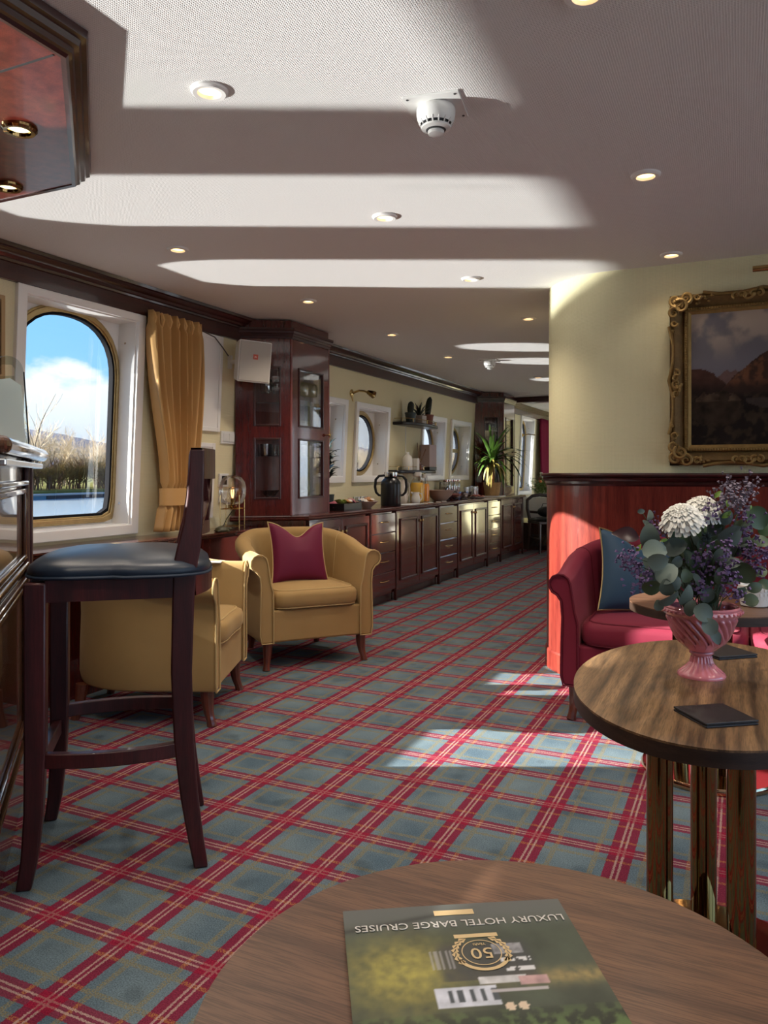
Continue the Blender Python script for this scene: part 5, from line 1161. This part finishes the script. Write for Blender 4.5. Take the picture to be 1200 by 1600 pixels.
def potplant(label, y, pot, body, r0=.05, h0=.09, square=False):
    t = thing('potted_cactus', label, 'pot plant', (SXX, y, S1), 0, 'cacti on the upper shelf')
    if square: MB().box((0, 0, h0/2), (r0*2, r0*2, h0)).build('pot', pot, t, smooth=0, bevel=.006)
    else: MB().lathe([(0, 0), (r0*.8, 0), (r0, h0*.85), (r0*1.06, h0*.86), (r0*1.06, h0), (r0*.9, h0), (r0*.85, h0*.9), (0, h0*.9)], 20).build('pot', pot, t)
    body(t, h0); return t
def cact(h, lean_):
    def f(t, z):
        m = MB(); pts = [(0, lean_*q*q, z-.01+h*q) for q in [i/8 for i in range(9)]]; rr = [.020+.014*sin(pi*min(1, .15+.75*i/8)) for i in range(9)]; rr[-1] = .012; m.tube(pts, rr, 12); m.build('cactus_body', 'cactus', t, smooth=60)
    return f
def agave(t, z):
    for k in range(22):
        a = k*2.4; el = radians(20+60*(k/22)); L = .15; d = Vector((cos(a)*cos(el), sin(a)*cos(el), sin(el))); m = MB(); n = Vector((-cos(a)*sin(el), -sin(a)*sin(el), cos(el)))
        leaf_mesh(m, Vector((0, 0, z-.005)), Vector((0, 0, z))+d*L, n, .009, rounded=False, n=5); m.build('leaf', 'dark_leaf', t, smooth=80)
potplant('short finger cactus in a dark pot, left on the upper shelf', 7.13, 'pot_dark', cact(.12, .02), .055, .10)
potplant('spiky agave in a grey square pot, middle of the upper shelf', 7.36, 'pot_grey', agave, .06, .085, True)
potplant('leaning round cactus in a terracotta pot, right on the upper shelf', 7.60, 'terracotta', cact(.20, .07), .06, .11)
wb = thing('white_bottle', 'white ceramic bottle at the left of the lower wall shelf', 'bottle', (SXX-.02, 7.10, S2)); MB().lathe([(0, 0), (.048, 0), (.052, .01), (.052, .11), (.040, .14), (.020, .155), (.018, .18), (.014, .182), (0, .182)], 24).build('body', 'stone_white', wb)
cb_ = MB().box((0, 0, 0), (.045, .06, .12)); o = cb_.build('small_white_box', 'card_paper', smooth=0, bevel=.002); o.location = (SXX+.03, 7.21, S2+.06); tag(o, 'small pale box beside the white bottle', 'box')
rd = thing('reed_diffuser', 'reed diffuser with splayed sticks on the lower wall shelf', 'diffuser', (SXX, 7.36, S2)); MB().lathe([(0, 0), (.042, 0), (.045, .01), (.045, .05), (.018, .06), (.017, .075), (0, .075)], 18).build('bottle', 'amber', rd)
for i, (dx, dy, h) in enumerate(((.02, -.10, .28), (0, .02, .26), (-.02, .09, .20), (.02, .13, .22))): MB().cyl((0, 0, .05), (dx, dy, h), .0035, 5).build('reed', 'reed', rd)
bx = thing('gift_box', 'pale pinkish upright box at the right of the lower wall shelf', 'box', (SXX+.01, 7.60, S2)); MB().bb(-.05, .05, -.10, .10, .035, .27).build('carton', 'box_pink', bx, smooth=0, bevel=.003); MB().bb(-.052, .052, -.102, .102, 0, .036).build('dark_base', 'black_matte', bx, smooth=0, bevel=.003)
pc = MB().tube([(-3.09, 7.66, S2-.03), (-3.08, 7.66, .95), (-3.07, 7.64, .86), (-3.02, 7.60, .815)], .004, 6); tag(pc.build('power_cord', 'black_matte'), 'thin black cord hanging below the lower wall shelf', 'cord')

# ------------------------------------------------------------------ on the buffet
def tr(name, label, cat, x, y, g=None, rz=0): return thing(name, label, cat, (x, y, CT), rz, g)
# tray of wrapped snacks
t = tr('snack_tray', 'black rectangular tray of wrapped snacks next to the drinks cabinet', 'tray', -2.90, 5.42, None, radians(3))
MB().bb(-.10, .10, -.17, .17, 0, .008).build('tray_floor', 'black_matte', t, smooth=0)
m = MB()
for q in ((-.10, .10, -.17, -.162), (-.10, .10, .162, .17), (-.10, -.092, -.17, .17), (.092, .10, -.17, .17)): m.bb(*q, .006, .055)
m.build('tray_rim', 'black_satin', t, smooth=0, bevel=.002)
rn = random.Random(3)
def packet(name, label, x, y, z, s, m_, g):
    r = thing(name, label, 'snack', (x, y, z), rn.uniform(0, 3), g); r.rotation_euler = (rn.uniform(-.4, .4), rn.uniform(-.4, .4), rn.uniform(0, 3))
    mb = MB()
    for sg in (-1, 1): mb.grid(lambda i, j, sg=sg: ((i*2-1)*s, (j*2-1)*s*.65, sg*s*.35*(max(0, 1-(i*2-1)**2)*max(0, 1-(j*2-1)**2))**.6+.004*sin(i*17+j*5)), 8, 6)
    mb.build('wrapper', m_, r, smooth=70); mb = MB().bb(-s*1.12, -s*.98, -s*.6, s*.6, -.001, .001); mb.bb(s*.98, s*1.12, -s*.6, s*.6, -.001, .001); mb.build('crimped_end', m_, r, smooth=0)
mm = ['wrap_orange', 'wrap_pink', 'wrap_green', 'wrap_white', 'wrap_orange', 'wrap_green', 'wrap_pink', 'wrap_blue']
for i in range(16):
    packet('snack_packet', {'wrap_orange': 'orange', 'wrap_pink': 'pink', 'wrap_green': 'green', 'wrap_white': 'cream', 'wrap_blue': 'blue'}[mm[i % 8]]+' wrapped snack heaped in the black tray', -2.90+.055*(i % 3-1), 5.29+.26*(i//3)/5, CT+.028+.020*((i*7) % 3), .042, mm[i % 8], 'snacks in the black tray')
t = tr('snack_bowl', 'small cream bowl of wrapped biscuits left of the coffee jug', 'bowl', -2.865, 5.80); MB().lathe([(0, 0), (.035, 0), (.040, .006), (.075, .038), (.095, .055), (.092, .057), (.07, .042), (.03, .012), (0, .010)], 28).build('bowl', 'ceramic_pinkish', t)
for i in range(9):
    a = i*2.4; packet('biscuit_packet', ['orange', 'blue', 'white', 'white', 'blue', 'orange'][i % 6]+' wrapped biscuit in the small cream bowl', -2.865+.035*cos(a)*(i > 0), 5.80+.045*sin(a)*(i > 0), CT+.045+.010*(i % 3)+(.03 if i == 0 else 0), .036, ['wrap_orange', 'wrap_blue', 'wrap_white', 'wrap_white', 'wrap_blue', 'wrap_orange'][i % 6], 'biscuits in the cream bowl')
put_glass('tumbler', 'water_glass', (-3.05, 5.98, CT), 'upturned clear tumbler behind the biscuit bowl', 'tumblers behind the biscuit bowl'); put_glass('tumbler', 'water_glass', (-3.05, 6.12, CT), 'upturned clear tumbler behind the biscuit bowl', 'tumblers behind the biscuit bowl')
# coffee jug
j = tr('coffee_jug', 'large black thermal coffee jug with two handles on the buffet', 'jug', -2.87, 6.30, None, radians(25))
MB().lathe([(0, 0), (.088, 0), (.092, .01), (.092, .19), (.088, .215), (.070, .238), (.056, .25), (.060, .256), (.060, .285), (.052, .294), (0, .296)], 36).build('body', 'black_satin', j)
MB().lathe([(.061, .262), (.063, .27), (.060, .30), (.03, .304), (0, .304)], 28).build('lid', 'chrome', j)
for s_ in (-1, 1):
    m = MB().tube([(s_*.060, 0, .272), (s_*.105, 0, .268), (s_*.135, 0, .235), (s_*.142, 0, .17), (s_*.132, 0, .12), (s_*.108, 0, .095), (s_*.088, 0, .092)], [.011, .012, .013, .013, .012, .011, .010], 8); m.build('handle', 'black_matte', j)
MB().tube([(0, -.055, .27), (0, -.085, .283), (0, -.10, .292)], [.018, .014, .010], 8).build('spout', 'black_satin', j)
# pitcher, creamer, juices
def jug(name, label, x, y, h, r, m_, rz=0):
    t = tr(name, label, 'jug', x, y, None, rz); MB().lathe([(0, 0), (r*.85, 0), (r, h*.2), (r*.95, h*.5), (r*.72, h*.8), (r*.80, h), (r*.74, h), (r*.66, h*.8), (0, h*.75)], 24).build('body', m_, t)
    MB().tube([(r*.75, 0, h*.88), (r*1.35, 0, h*.86), (r*1.5, 0, h*.55), (r*1.2, 0, h*.3), (r*.93, 0, h*.28)], r*.10, 7).build('handle', m_, t); MB().tube([(-r*.6, 0, h*.85), (-r*.95, 0, h*.97), (-r*1.08, 0, h*1.01)], [r*.28, r*.2, r*.1], 7).build('spout', m_, t)
jug('milk_pitcher', 'tall white milk pitcher right behind the coffee jug', -2.97, 6.74, .23, .075, 'ceramic_cream', radians(60))
jug('creamer', 'small white creamer with a curly handle in front of the juice', -2.86, 6.86, .11, .045, 'stone_white', radians(40))
def carafe(label, y, m_, h, r, x=-2.97):
    t = tr('juice_carafe', label, 'carafe', x, y); k = h/.27
    MB().lathe([(0, 0), (r, 0), (r*1.03, .01), (r*1.03, .16*k), (r*.85, .19*k), (r*.55, .215*k), (r*.6, .235*k), (r*.55, .235*k), (0, .235*k)], 24).build('bottle', 'bottle_glass', t)
    MB().lathe([(0, .004), (r*.94, .004), (r*.97, .012), (r*.97, .158*k), (r*.84, .178*k), (0, .178*k)], 24).build('juice', m_, t); MB().lathe([(r*.58, .236*k), (r*.62, .24*k), (r*.62, .27*k), (r*.5, .274*k), (0, .274*k)], 18).build('stopper', 'stone_white', t)
carafe('glass carafe of pale yellow juice right of the white pitcher', 7.16, 'juice_yellow', .30, .072); carafe('narrower carafe of orange juice beside the yellow juice', 7.36, 'juice_orange', .28, .052)
for i in range(5):
    o = MB().box((0, 0, .002), (.045, .075, .004)).build('label_card', 'card_paper', smooth=0); o.location = (-2.80+.01*(i % 2), 6.72+.19*i, CT); o.rotation_euler = (0, 0, .1*i); tag(o, 'small white label card laid along the buffet front', 'card', 'label cards on the buffet')
o = MB().box((0, 0, .003), (.14, .34, .006)).build('serving_mat', 'napkin', smooth=0, bevel=.002); o.location = (-2.83, 6.28, CT-.0005); 
o.location = (-2.80, 6.58, CT); tag(o, 'grey cloth mat at the front of the buffet by the coffee jug', 'mat')
t = tr('fruit_bowl', 'wide pinkish boat-shaped bowl in the middle of the buffet', 'bowl', -2.90, 7.62); MB().lathe([(0, 0), (.06, 0), (.07, .01), (.12, .06), (.15, .115), (.145, .117), (.11, .065), (.05, .016), (0, .014)], 32, fn=lambda r, z, a: r*(1+.25*abs(sin(a))**2)).build('bowl', 'ceramic_pinkish', t); MB().tube([(0, .05, .03), (.02, .14, .13), (.03, .17, .15)], .007, 6).build('spoon', 'black_matte', t)
for i, (y, lb) in enumerate(((8.02, 'clear glass bowl right of the boat-shaped bowl'), (8.30, 'second clear glass bowl further along the buffet'))):
    t = tr('glass_bowl', lb, 'bowl', -2.88, y); MB().lathe([(0, 0), (.05, 0), (.085, .03), (.11, .085), (.106, .085), (.08, .032), (0, .006)], 28).build('bowl', 'ware', t); MB().lathe([(0, .01), (.075, .032), (.092, .055), (.05, .068), (0, .07)], 20).build('contents', ['ham', 'pot_grey'][i], t)
bm_ = MB().box((0, 0, .03), (.12, .5, .06)).build('display_riser', 'black_matte', smooth=0, bevel=.004); bm_.location = (-3.06, 8.35, CT); tag(bm_, 'low black riser holding the cereal jars at the wall', 'riser')
for i, (y, m_, lb) in enumerate(((8.20, 'cereal', 'storage jar of dark cereal, left of three'), (8.36, 'cereal_pale', 'storage jar of pale muesli, middle of three'), (8.52, 'cereal_pale', 'storage jar of oats, right of three'))):
    t = thing('cereal_jar', lb, 'jar', (-3.06, y, CT+.06), 0, 'cereal jars'); MB().lathe([(0, 0), (.062, 0), (.066, .008), (.066, .12), (.058, .135), (0, .135)], 24).build('jar', 'ware', t); MB().lathe([(0, .004), (.060, .004), (.062, .075), (0, .08)], 20).build('cereal', m_, t); MB().lathe([(.064, .136), (.066, .14), (.066, .16), (.05, .165), (0, .165)], 24).build('lid', 'chrome', t)
for i, (x, y) in enumerate(((-2.95, 8.62), (-2.90, 8.76), (-2.98, 8.86))): put_glass('tall', 'tall_glass', (x, y, CT), 'tall clear glass beside the ham plate', 'tall glasses by the ham plate')
t = tr('berry_jar', 'glass jar of dark red berries just left of the pot plant', 'jar', -3.0, 9.06); MB().lathe([(0, 0), (.055, 0), (.058, .01), (.058, .13), (.05, .14), (0, .14)], 22).build('jar', 'ware', t); MB().lathe([(0, .004), (.052, .004), (.054, .10), (0, .11)], 18).build('berries', 'berry', t)
t = tr('ham_plate', 'plate of sliced ham near the pot plant', 'plate', -2.85, 8.72); MB().lathe([(0, 0), (.07, 0), (.12, .012), (.118, .016), (.07, .006), (0, .005)], 28).build('plate', 'pot_grey', t)
for i in range(7): a = i*.9; MB().grid(lambda u, v, a=a: (.05*cos(a)+.045*(u*2-1), .05*sin(a)+.035*(v*2-1), .014+.008*sin(u*7+a)+.006*cos(v*6+a)+.003*i), 6, 5).build('ham_slice', 'ham', t, smooth=60)
# potted yucca
yp = thing('potted_yucca', 'tall yucca in a woven basket pot at the far end of the buffet', 'pot plant', (-2.86, 9.36, CT))
MB().bb(-.13, .13, -.17, .17, 0, .010).build('tray', 'stone_white', yp, smooth=0, bevel=.003)
MB().lathe([(0, .010), (.085, .010), (.090, .016), (.110, .17), (.112, .178), (.104, .178), (.098, .16), (0, .16)], 30, fn=lambda r, z, a: r*(1+.012*sin(24*a+(int(z*90) % 2)*pi))).build('basket', 'basket', yp, smooth=60)
MB().tube([(0, 0, .15), (.01, 0, .30), (.0, .01, .48)], [.022, .02, .018], 8).build('trunk', 'reed', yp)
rn = random.Random(11)
def strap(base, az, el, L, w, droop, m_):
    L *= 1-.68*max(0, -cos(az))**.8*cos(el)
    pts = []; d = Vector((cos(az)*cos(el), sin(az)*cos(el), sin(el))); p = Vector(base); side = Vector((-sin(az), cos(az), 0)); vs = []; fs = []; n = 9
    for i in range(n+1):
        t = i/n; ww = w*(.45+.55*sin(pi*min(1, t*1.25+.1)) if t < .7 else max(.03, (1-t)/.3*.85)); vs += [p-side*ww, p+Vector((0, 0, -ww*.35)), p+side*ww]; p = p+d*L/n; d = (d+Vector((0, 0, -droop/n))).normalized()
    for i in range(n): fs += [(i*3, i*3+1, i*3+4, i*3+3), (i*3+1, i*3+2, i*3+5, i*3+4)]
    vs = [Vector((max(q.x, -.225), q.y, q.z)) for q in vs]; MB().add(vs, fs).build('leaf', m_, yp, smooth=80)
for i in range(46): strap((rn.uniform(-.02, .02), rn.uniform(-.02, .02), .40+.10*rn.random()), i*2.4+rn.uniform(-.3, .3), radians(rn.uniform(5, 75)), rn.uniform(.38, .62), rn.uniform(.018, .026), rn.uniform(.8, 2.2), 'yucca_leaf')
for i in range(26): strap((rn.uniform(-.02, .02), rn.uniform(-.02, .02), .36+.06*rn.random()), i*2.4, radians(rn.uniform(-20, 40)), rn.uniform(.28, .45), rn.uniform(.013, .020), rn.uniform(2.5, 4.5), rn.choice(['yucca_leaf', 'yucca_dry', 'yucca_dry']))
for i in range(2): strap((0, 0, .48), radians(200+90*i), radians(40), .62, .012, .3, 'yucca_leaf')
# dark plant in the first porthole recess
dp = tr('dark_houseplant', 'dark leafy houseplant on the buffet half hidden by the drinks cabinet', 'pot plant', -2.98, 5.36)
dp.location = (-3.06, 5.46, CT); MB().lathe([(0, 0), (.05, 0), (.062, .11), (.064, .12), (.056, .12), (0, .11)], 20).build('pot', 'pot_dark', dp); MB().tube([(0, 0, .1), (.0, .01, .28), (-.01, 0, .46)], [.012, .01, .006], 7).build('stem', 'reed', dp)
for i in range(44):
    a = i*2.4; z = .24+.28*((i*13) % 44)/44; el = rn.uniform(-.2, 1.0); d = Vector((cos(a)*cos(el), sin(a)*cos(el), sin(el))); n = Vector((-cos(a)*sin(el), -sin(a)*sin(el), cos(el))); m = MB(); b0 = Vector((0, 0, z))+d*.03; leaf_mesh(m, b0, b0+d*rn.uniform(.07, .10), n, .026, rounded=False, n=5); m.build('leaf', 'dark_leaf', dp, smooth=80)

# ------------------------------------------------------------------ far dining area
dt = thing('dining_table', 'far table under a white cloth below the end window', 'table', (-2.62, 11.75, 0)); MB().bb(-3.05, -2.2, 11.15, 12.4, .72, .745).build('table_top', 'dark_chair_wood', dt, smooth=0, wc=True)
for x in (-2.98, -2.28):
    for y in (11.25, 12.3): MB().bb(x-.03, x+.03, y-.03, y+.03, 0, .72).build('leg', 'dark_chair_wood', dt, smooth=0, wc=True)
tc_ = MB(); n = 80; rim = []
for i in range(n):
    t = i/n*4; e = int(t); f = t-e; c = [(-3.06, 11.13), (-2.18, 11.13), (-2.18, 12.42), (-3.06, 12.42)]; a, b_ = Vector(c[e]), Vector(c[(e+1) % 4]); rim.append(a.lerp(b_, f))
vs = [(p.x, p.y, .749) for p in rim]; ctr = Vector((-2.62, 11.77))
for k, z in enumerate((.742, .60, .45)):
    for i, p in enumerate(rim): q = p+(p-ctr).normalized()*(.006+.012*k*(1+sin(i*1.3))*.6); vs.append((q.x, q.y, z))
fs = [tuple(range(n))]+[(k*n+i, k*n+(i+1) % n, (k+1)*n+(i+1) % n, (k+1)*n+i) for k in range(3) for i in range(n)]; tc_.add(vs, fs); tag(tc_.build('tablecloth', 'linen', smooth=40), 'white cloth draped over the far dining table', 'tablecloth')
dc = thing('dining_chair', 'dark dining chair with a looped back, seen past the buffet end', 'chair', (-2.47, 10.72, 0), radians(35))
for x in (-.19, .19):
    MB().tube([(x, -.20, .44), (x*1.03, -.215, .2), (x*1.1, -.24, 0)], [.022, .018, .014], 8).build('front_leg', 'dark_chair_wood', dc); MB().tube([(x, .19, .44), (x*1.02, .20, .22), (x*1.05, .25, 0)], [.022, .018, .014], 8).build('back_leg', 'dark_chair_wood', dc)
MB().bb(-.215, .215, -.225, .215, .40, .44).build('seat_frame', 'dark_chair_wood', dc, smooth=0, bevel=.01); MB().lathe([(0, .44), (.21, .44), (.218, .455), (.20, .475), (.1, .487), (0, .488)], 32, fn=lambda r, z, a: r*(abs(cos(a))**5+abs(sin(a))**5)**(-.2)).build('seat_pad', 'black_leather', dc)
MB().tube([(-.19, .19, .44), (-.21, .235, .60), (-.20, .262, .72), (-.12, .278, .78), (0, .283, .795), (.12, .278, .78), (.20, .262, .72), (.21, .235, .60), (.19, .19, .44)], .024, 8).build('back_loop', 'dark_chair_wood', dc, smooth=60); MB().tube([(-.205, .24, .56), (0, .25, .54), (.205, .24, .56)], .02, 8).build('back_rail', 'dark_chair_wood', dc); MB().tube([(-.19, -.21, .2), (-.19, .2, .2)], .01, 6).build('stretcher', 'dark_chair_wood', dc); MB().tube([(.19, -.21, .2), (.19, .2, .2)], .01, 6).build('stretcher', 'dark_chair_wood', dc)
bg_ = thing('dark_bag', 'black bag resting on the far dining chair', 'bag', (-2.50, 10.74, .489), .4); MB().ell((0, 0, .075), (.12, .09, .075), 16, 10).build('body', 'black_matte', bg_); MB().tube([(-.06, 0, .13), (-.04, 0, .19), (.04, 0, .19), (.06, 0, .13)], .006, 6).build('handle', 'black_matte', bg_)
fv = thing('flower_vase', 'glass vase of pale flowers and fern on the far table', 'vase', (-2.72, 11.5, .750)); MB().lathe([(0, 0), (.035, 0), (.04, .01), (.032, .09), (.045, .15), (.043, .15), (.03, .09), (0, .01)], 18).build('vase', 'ware', fv)
m = MB()
for i in range(70):
    a = rn.uniform(0, 2*pi); el = rn.uniform(.5, 1.5); L = rn.uniform(.18, .36); d = Vector((cos(a)*cos(el), sin(a)*cos(el), sin(el))); p = Vector((0, 0, .02)); m.tube([p, p+d*L*.6, p+d*L+Vector((0, 0, -.02))], [.003, .0025, .001], 4)
    for k in range(8): q = p+d*L*(.45+.55*k/8); s_ = Vector((rn.gauss(0, 1), rn.gauss(0, 1), rn.gauss(0, 1))).normalized(); leaf_mesh(m, q, q+s_*.035, s_.orthogonal(), .008, rounded=False, n=2)
m.build('fern_spray', 'fern', fv, smooth=0, kind='stuff')
for i in range(7): a = i*2.4; MB().ell((.11*cos(a)*rn.random()-.02, .10*sin(a), .30+.06*rn.random()-.08*(i == 2)), (.024, .024, .02), 10, 6).build('bloom', 'flower_orange' if i == 2 else 'flower_white', fv)
t = thing('amber_glass_ball', 'amber glass ball with brass bumps for gold reflections on the far table', 'ornament', (-2.36, 11.25, .750)); MB().ell((0, 0, .11), (.105, .105, .10), 20, 12).build('ball', 'amber', t); MB().lathe([(.05, 0), (.05, .012), (.03, .018), (0, .018)], 16).build('foot', 'brass', t); m = MB()
for i in range(24): a = i*2.4; z = -1+2*(i+.5)/24; q = sqrt(1-z*z); m.ell((.104*q*cos(a), .104*q*sin(a), .11+.099*z), (.012, .012, .012), 6, 4)
m.build('gold_glint', 'brass', t, kind='stuff')  # small brass bumps stand in for gold reflections on the ball
t = thing('cream_cup', 'small pinkish cup on the far table edge', 'cup', (-2.58, 11.22, .750)); MB().lathe([(0, 0), (.03, 0), (.038, .07), (.035, .07), (0, .01)], 16).build('cup', 'ceramic_pinkish', t)
rc = thing('red_curtain', 'deep red curtain at the far end window', 'curtain', (-3.03, 13.1, .5))
MB().grid(lambda i, j: (-3.05+.03*sin(i*2*pi*6), 12.72+(.60)*i+.10*(1-i)*sm(0, 1, j), 2.02-1.5*j), 72, 16).build('cloth', 'curtain_red', rc, smooth=80, wc=True, solid=.005); m = MB(); m.bb(-3.11, -2.98, 12.84, 13.33, .98, 1.03); m.build('tieback', 'curtain_red', rc, smooth=0, bevel=.01, wc=True)
t = thing('floor_vent', 'brass slatted vent low in the far panelling', 'vent', (-2.94, 11.0, .08)); m = MB()
vt = thing('wall_hook_lamp', 'small brass lamp bracket on the far window frame', 'wall lamp', (lx(1.7)+.02, 11.80, 1.70)); MB().tube([(0, 0, 0), (.10, 0, .015), (.20, .02, .0)], .008, 7).build('arm', 'brass', vt); MB().lathe([(.03, 0), (.028, .008), (0, .01)], 16, mx=Matrix.Rotation(pi/2, 3, 'Y')).build('wall_plate', 'brass', vt)
t.location = (-2.60, 10.95, .02)
MB().bb(-.16, .16, -.004, .004, 0, .16).build('back_plate', 'vent_dark', t, smooth=0)
for i in range(9): MB().box((-.14+.035*i, -.008, .08), (.010, .008, .15), Matrix.Rotation(radians(28), 3, 'Y')).build('slat', 'brass', t, smooth=0)
m = MB().bb(-.45, .45, .005, .03, 0, .30); 
fb_ = thing('fixed_bench', 'dark wooden bench front below the far table', 'bench', (-2.60, 10.99, 0)); MB().bb(-.50, .42, 0, .10, 0, .36).build('front_panel', 'dark_chair_wood', fb_, smooth=0, bevel=.004); MB().bb(-.52, .44, -.008, .12, .36, .385).build('seat_board', 'mahogany_dark', fb_, smooth=0, bevel=.004); t.location = (-2.60, 10.985, .06)

# ================================================================== outside
w_ = MB().bb(-50.5, -14, -60, 260, -1.3, -.9); tag(w_.build('river_water', 'water', smooth=0), 'sparkling river water beyond the arched window', 'water')
g_ = MB().add([(-50.5, -60, -1.2), (-50.5, 260, -1.2), (-50.6, -60, -.35), (-50.6, 260, -.35), (-58, -60, -.22), (-58, 260, -.22), (-75, -60, .1), (-75, 260, .1), (-160, -60, 2.0), (-160, 260, 2.0)], [(0, 1, 3, 2), (2, 3, 5, 4), (4, 5, 7, 6), (6, 7, 9, 8)]); tag(g_.build('grass_bank', 'grass_bank', smooth=60), 'grassy far bank of the river', 'bank')
q_ = thing('pontoon', 'low dark pontoon with blue floats along the far bank', 'pontoon', (-49.6, 45, -.9)); MB().bb(-50.4, -48.9, -20, 150, -.62, -.5).build('deck', 'quay_deck', q_, smooth=0, wc=True)
y = -20; k = 0
while y < 110:
    L = 2.6 if k % 2 else 3.6; MB().bb(-50.2, -48.95, y, y+L, -.90, -.62).build('float', 'blue_float' if k % 3 == 1 else 'quay', q_, smooth=0, wc=True); y += L+.05; k += 1
def tree_proto(seed, H, levels, name='bare_tree', m0='bark', m1='twigs', spread=.5, multi=1):
    rt = random.Random(seed); trunk = MB(); tw = MB()
    def br(p, d, L, r, lv):
        n = 3; pts = [p]; dd = d
        for i in range(n): dd = (dd+Vector((rt.gauss(0, .12), rt.gauss(0, .12), rt.gauss(.05, .08)))).normalized(); pts.append(pts[-1]+dd*L/n)
        (trunk if lv < 2 else tw).tube(pts, [r*(1-.35*i/n) for i in range(n+1)], 4 if lv < 2 else 3, cap=False)
        if lv >= levels: return
        for i in range(rt.choice((3, 4, 4)) if lv else 5):
            t = rt.uniform(.3, 1.0) if i else 1.0; k = min(n-1, int(t*n)); q = pts[k].lerp(pts[k+1], t*n-k) if t < 1 else pts[-1]
            a = rt.uniform(0, 2*pi); o = dd.orthogonal().normalized(); o = Matrix.Rotation(a, 3, dd) @ o
            br(q, (dd+o*rt.uniform(spread*.6, spread*1.6)).normalized(), L*rt.uniform(.5, .8), r*.52, lv+1)
    for s_ in range(multi): br(Vector((rt.uniform(-.3, .3)*(multi > 1), rt.uniform(-.3, .3)*(multi > 1), 0)), Vector((rt.gauss(0, .2)*(multi > 1), rt.gauss(0, .2)*(multi > 1), 1)).normalized(), H*.42, .11 if multi == 1 else .05, 0)
    r = thing(name, 'x', 'tree' if name == 'bare_tree' else 'shrub', (0, 0, 0)); trunk.build('trunk', m0, r, smooth=0); tw.build('twigs', m1, r, smooth=0, kind='stuff'); return r
TP = [tree_proto(21, 5.6, 5), tree_proto(22, 5.2, 5, spread=.65), tree_proto(23, 6.0, 5, spread=.55)]
SAP = tree_proto(41, 9.5, 3, spread=.35)
SP = [tree_proto(31, 2.2, 4, 'bank_shrub', 'shrub_brown', 'shrub_ochre', .7, 5), tree_proto(32, 2.0, 4, 'bank_shrub', 'shrub_brown', 'shrub_brown', .7, 5)]
rt = random.Random(8); used = set()
def plant(P, x, y, s, lb, g):
    if P.name not in used: used.add(P.name); P.location = (x, y, .0-.25 if x > -58 else -.12); P.scale = (s, s, s); P.rotation_euler = (0, 0, rt.uniform(0, 6)); P['label'] = lb; P['group'] = g
    else: copy_tree(P, (x, y, .0-.25 if x > -58 else -.12), rt.uniform(0, 6), lb, g, s)
for i in range(64):
    y = 36+i*.55+rt.uniform(-.4, .4); plant(TP[i % 3], -56-rt.random()*9, y, rt.uniform(.72, .98), 'bare winter tree in the riverside belt beyond the windows', 'bare trees on the far bank')
plant(SAP, -54.0, 46.0, 1.0, 'tall thin bare sapling rising above the other trees at the window edge', 'tall bare saplings')
for i in range(72):
    y = 72+i*1.6+rt.uniform(-1, 1); plant(TP[i % 3], -56-rt.random()*10, y, rt.uniform(.85, 1.15), 'bare winter tree further along the far bank', 'distant bare trees')
for i in range(70):
    y = 32+i*.75+rt.uniform(-.4, .4); plant(SP[i % 2], -52.5-rt.random()*2.5, y, rt.uniform(.95, 1.5), 'scrubby brown shrub low on the far bank', 'shrubs on the far bank')
def ridge_mesh(name, label, x, y0, y1, prof, m_, dep, z0=-1, snow=None):
    n = 90; vs = []; fs = []; top_ = []
    for i in range(n+1):
        t = i/n; y = y0+(y1-y0)*t; h = prof(t)+2.2*fbm(t*14, x*.01, 4)*dep*.02
        for k in range(6): q = k/5; vs.append((x-dep*q+dep*.08*fbm(t*20, q*3, 3), y, z0+(h-z0)*sin(q*pi/2)))
    for i in range(n):
        for k in range(5): a = i*6+k; fs.append((a, a+1, a+7, a+6))
    o = MB().add(vs, fs).build(name, m_, smooth=60); tag(o, label, 'hill'); return o
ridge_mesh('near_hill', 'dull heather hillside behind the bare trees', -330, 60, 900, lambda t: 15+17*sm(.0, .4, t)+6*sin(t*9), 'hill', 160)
ridge_mesh('far_hill', 'haze-blue mountain with snow streaks in the distance', -1150, 300, 2600, lambda t: 36+52*exp(-((t-.30)/.10)**2)+30*exp(-((t-.55)/.10)**2), 'hill_far', 500)
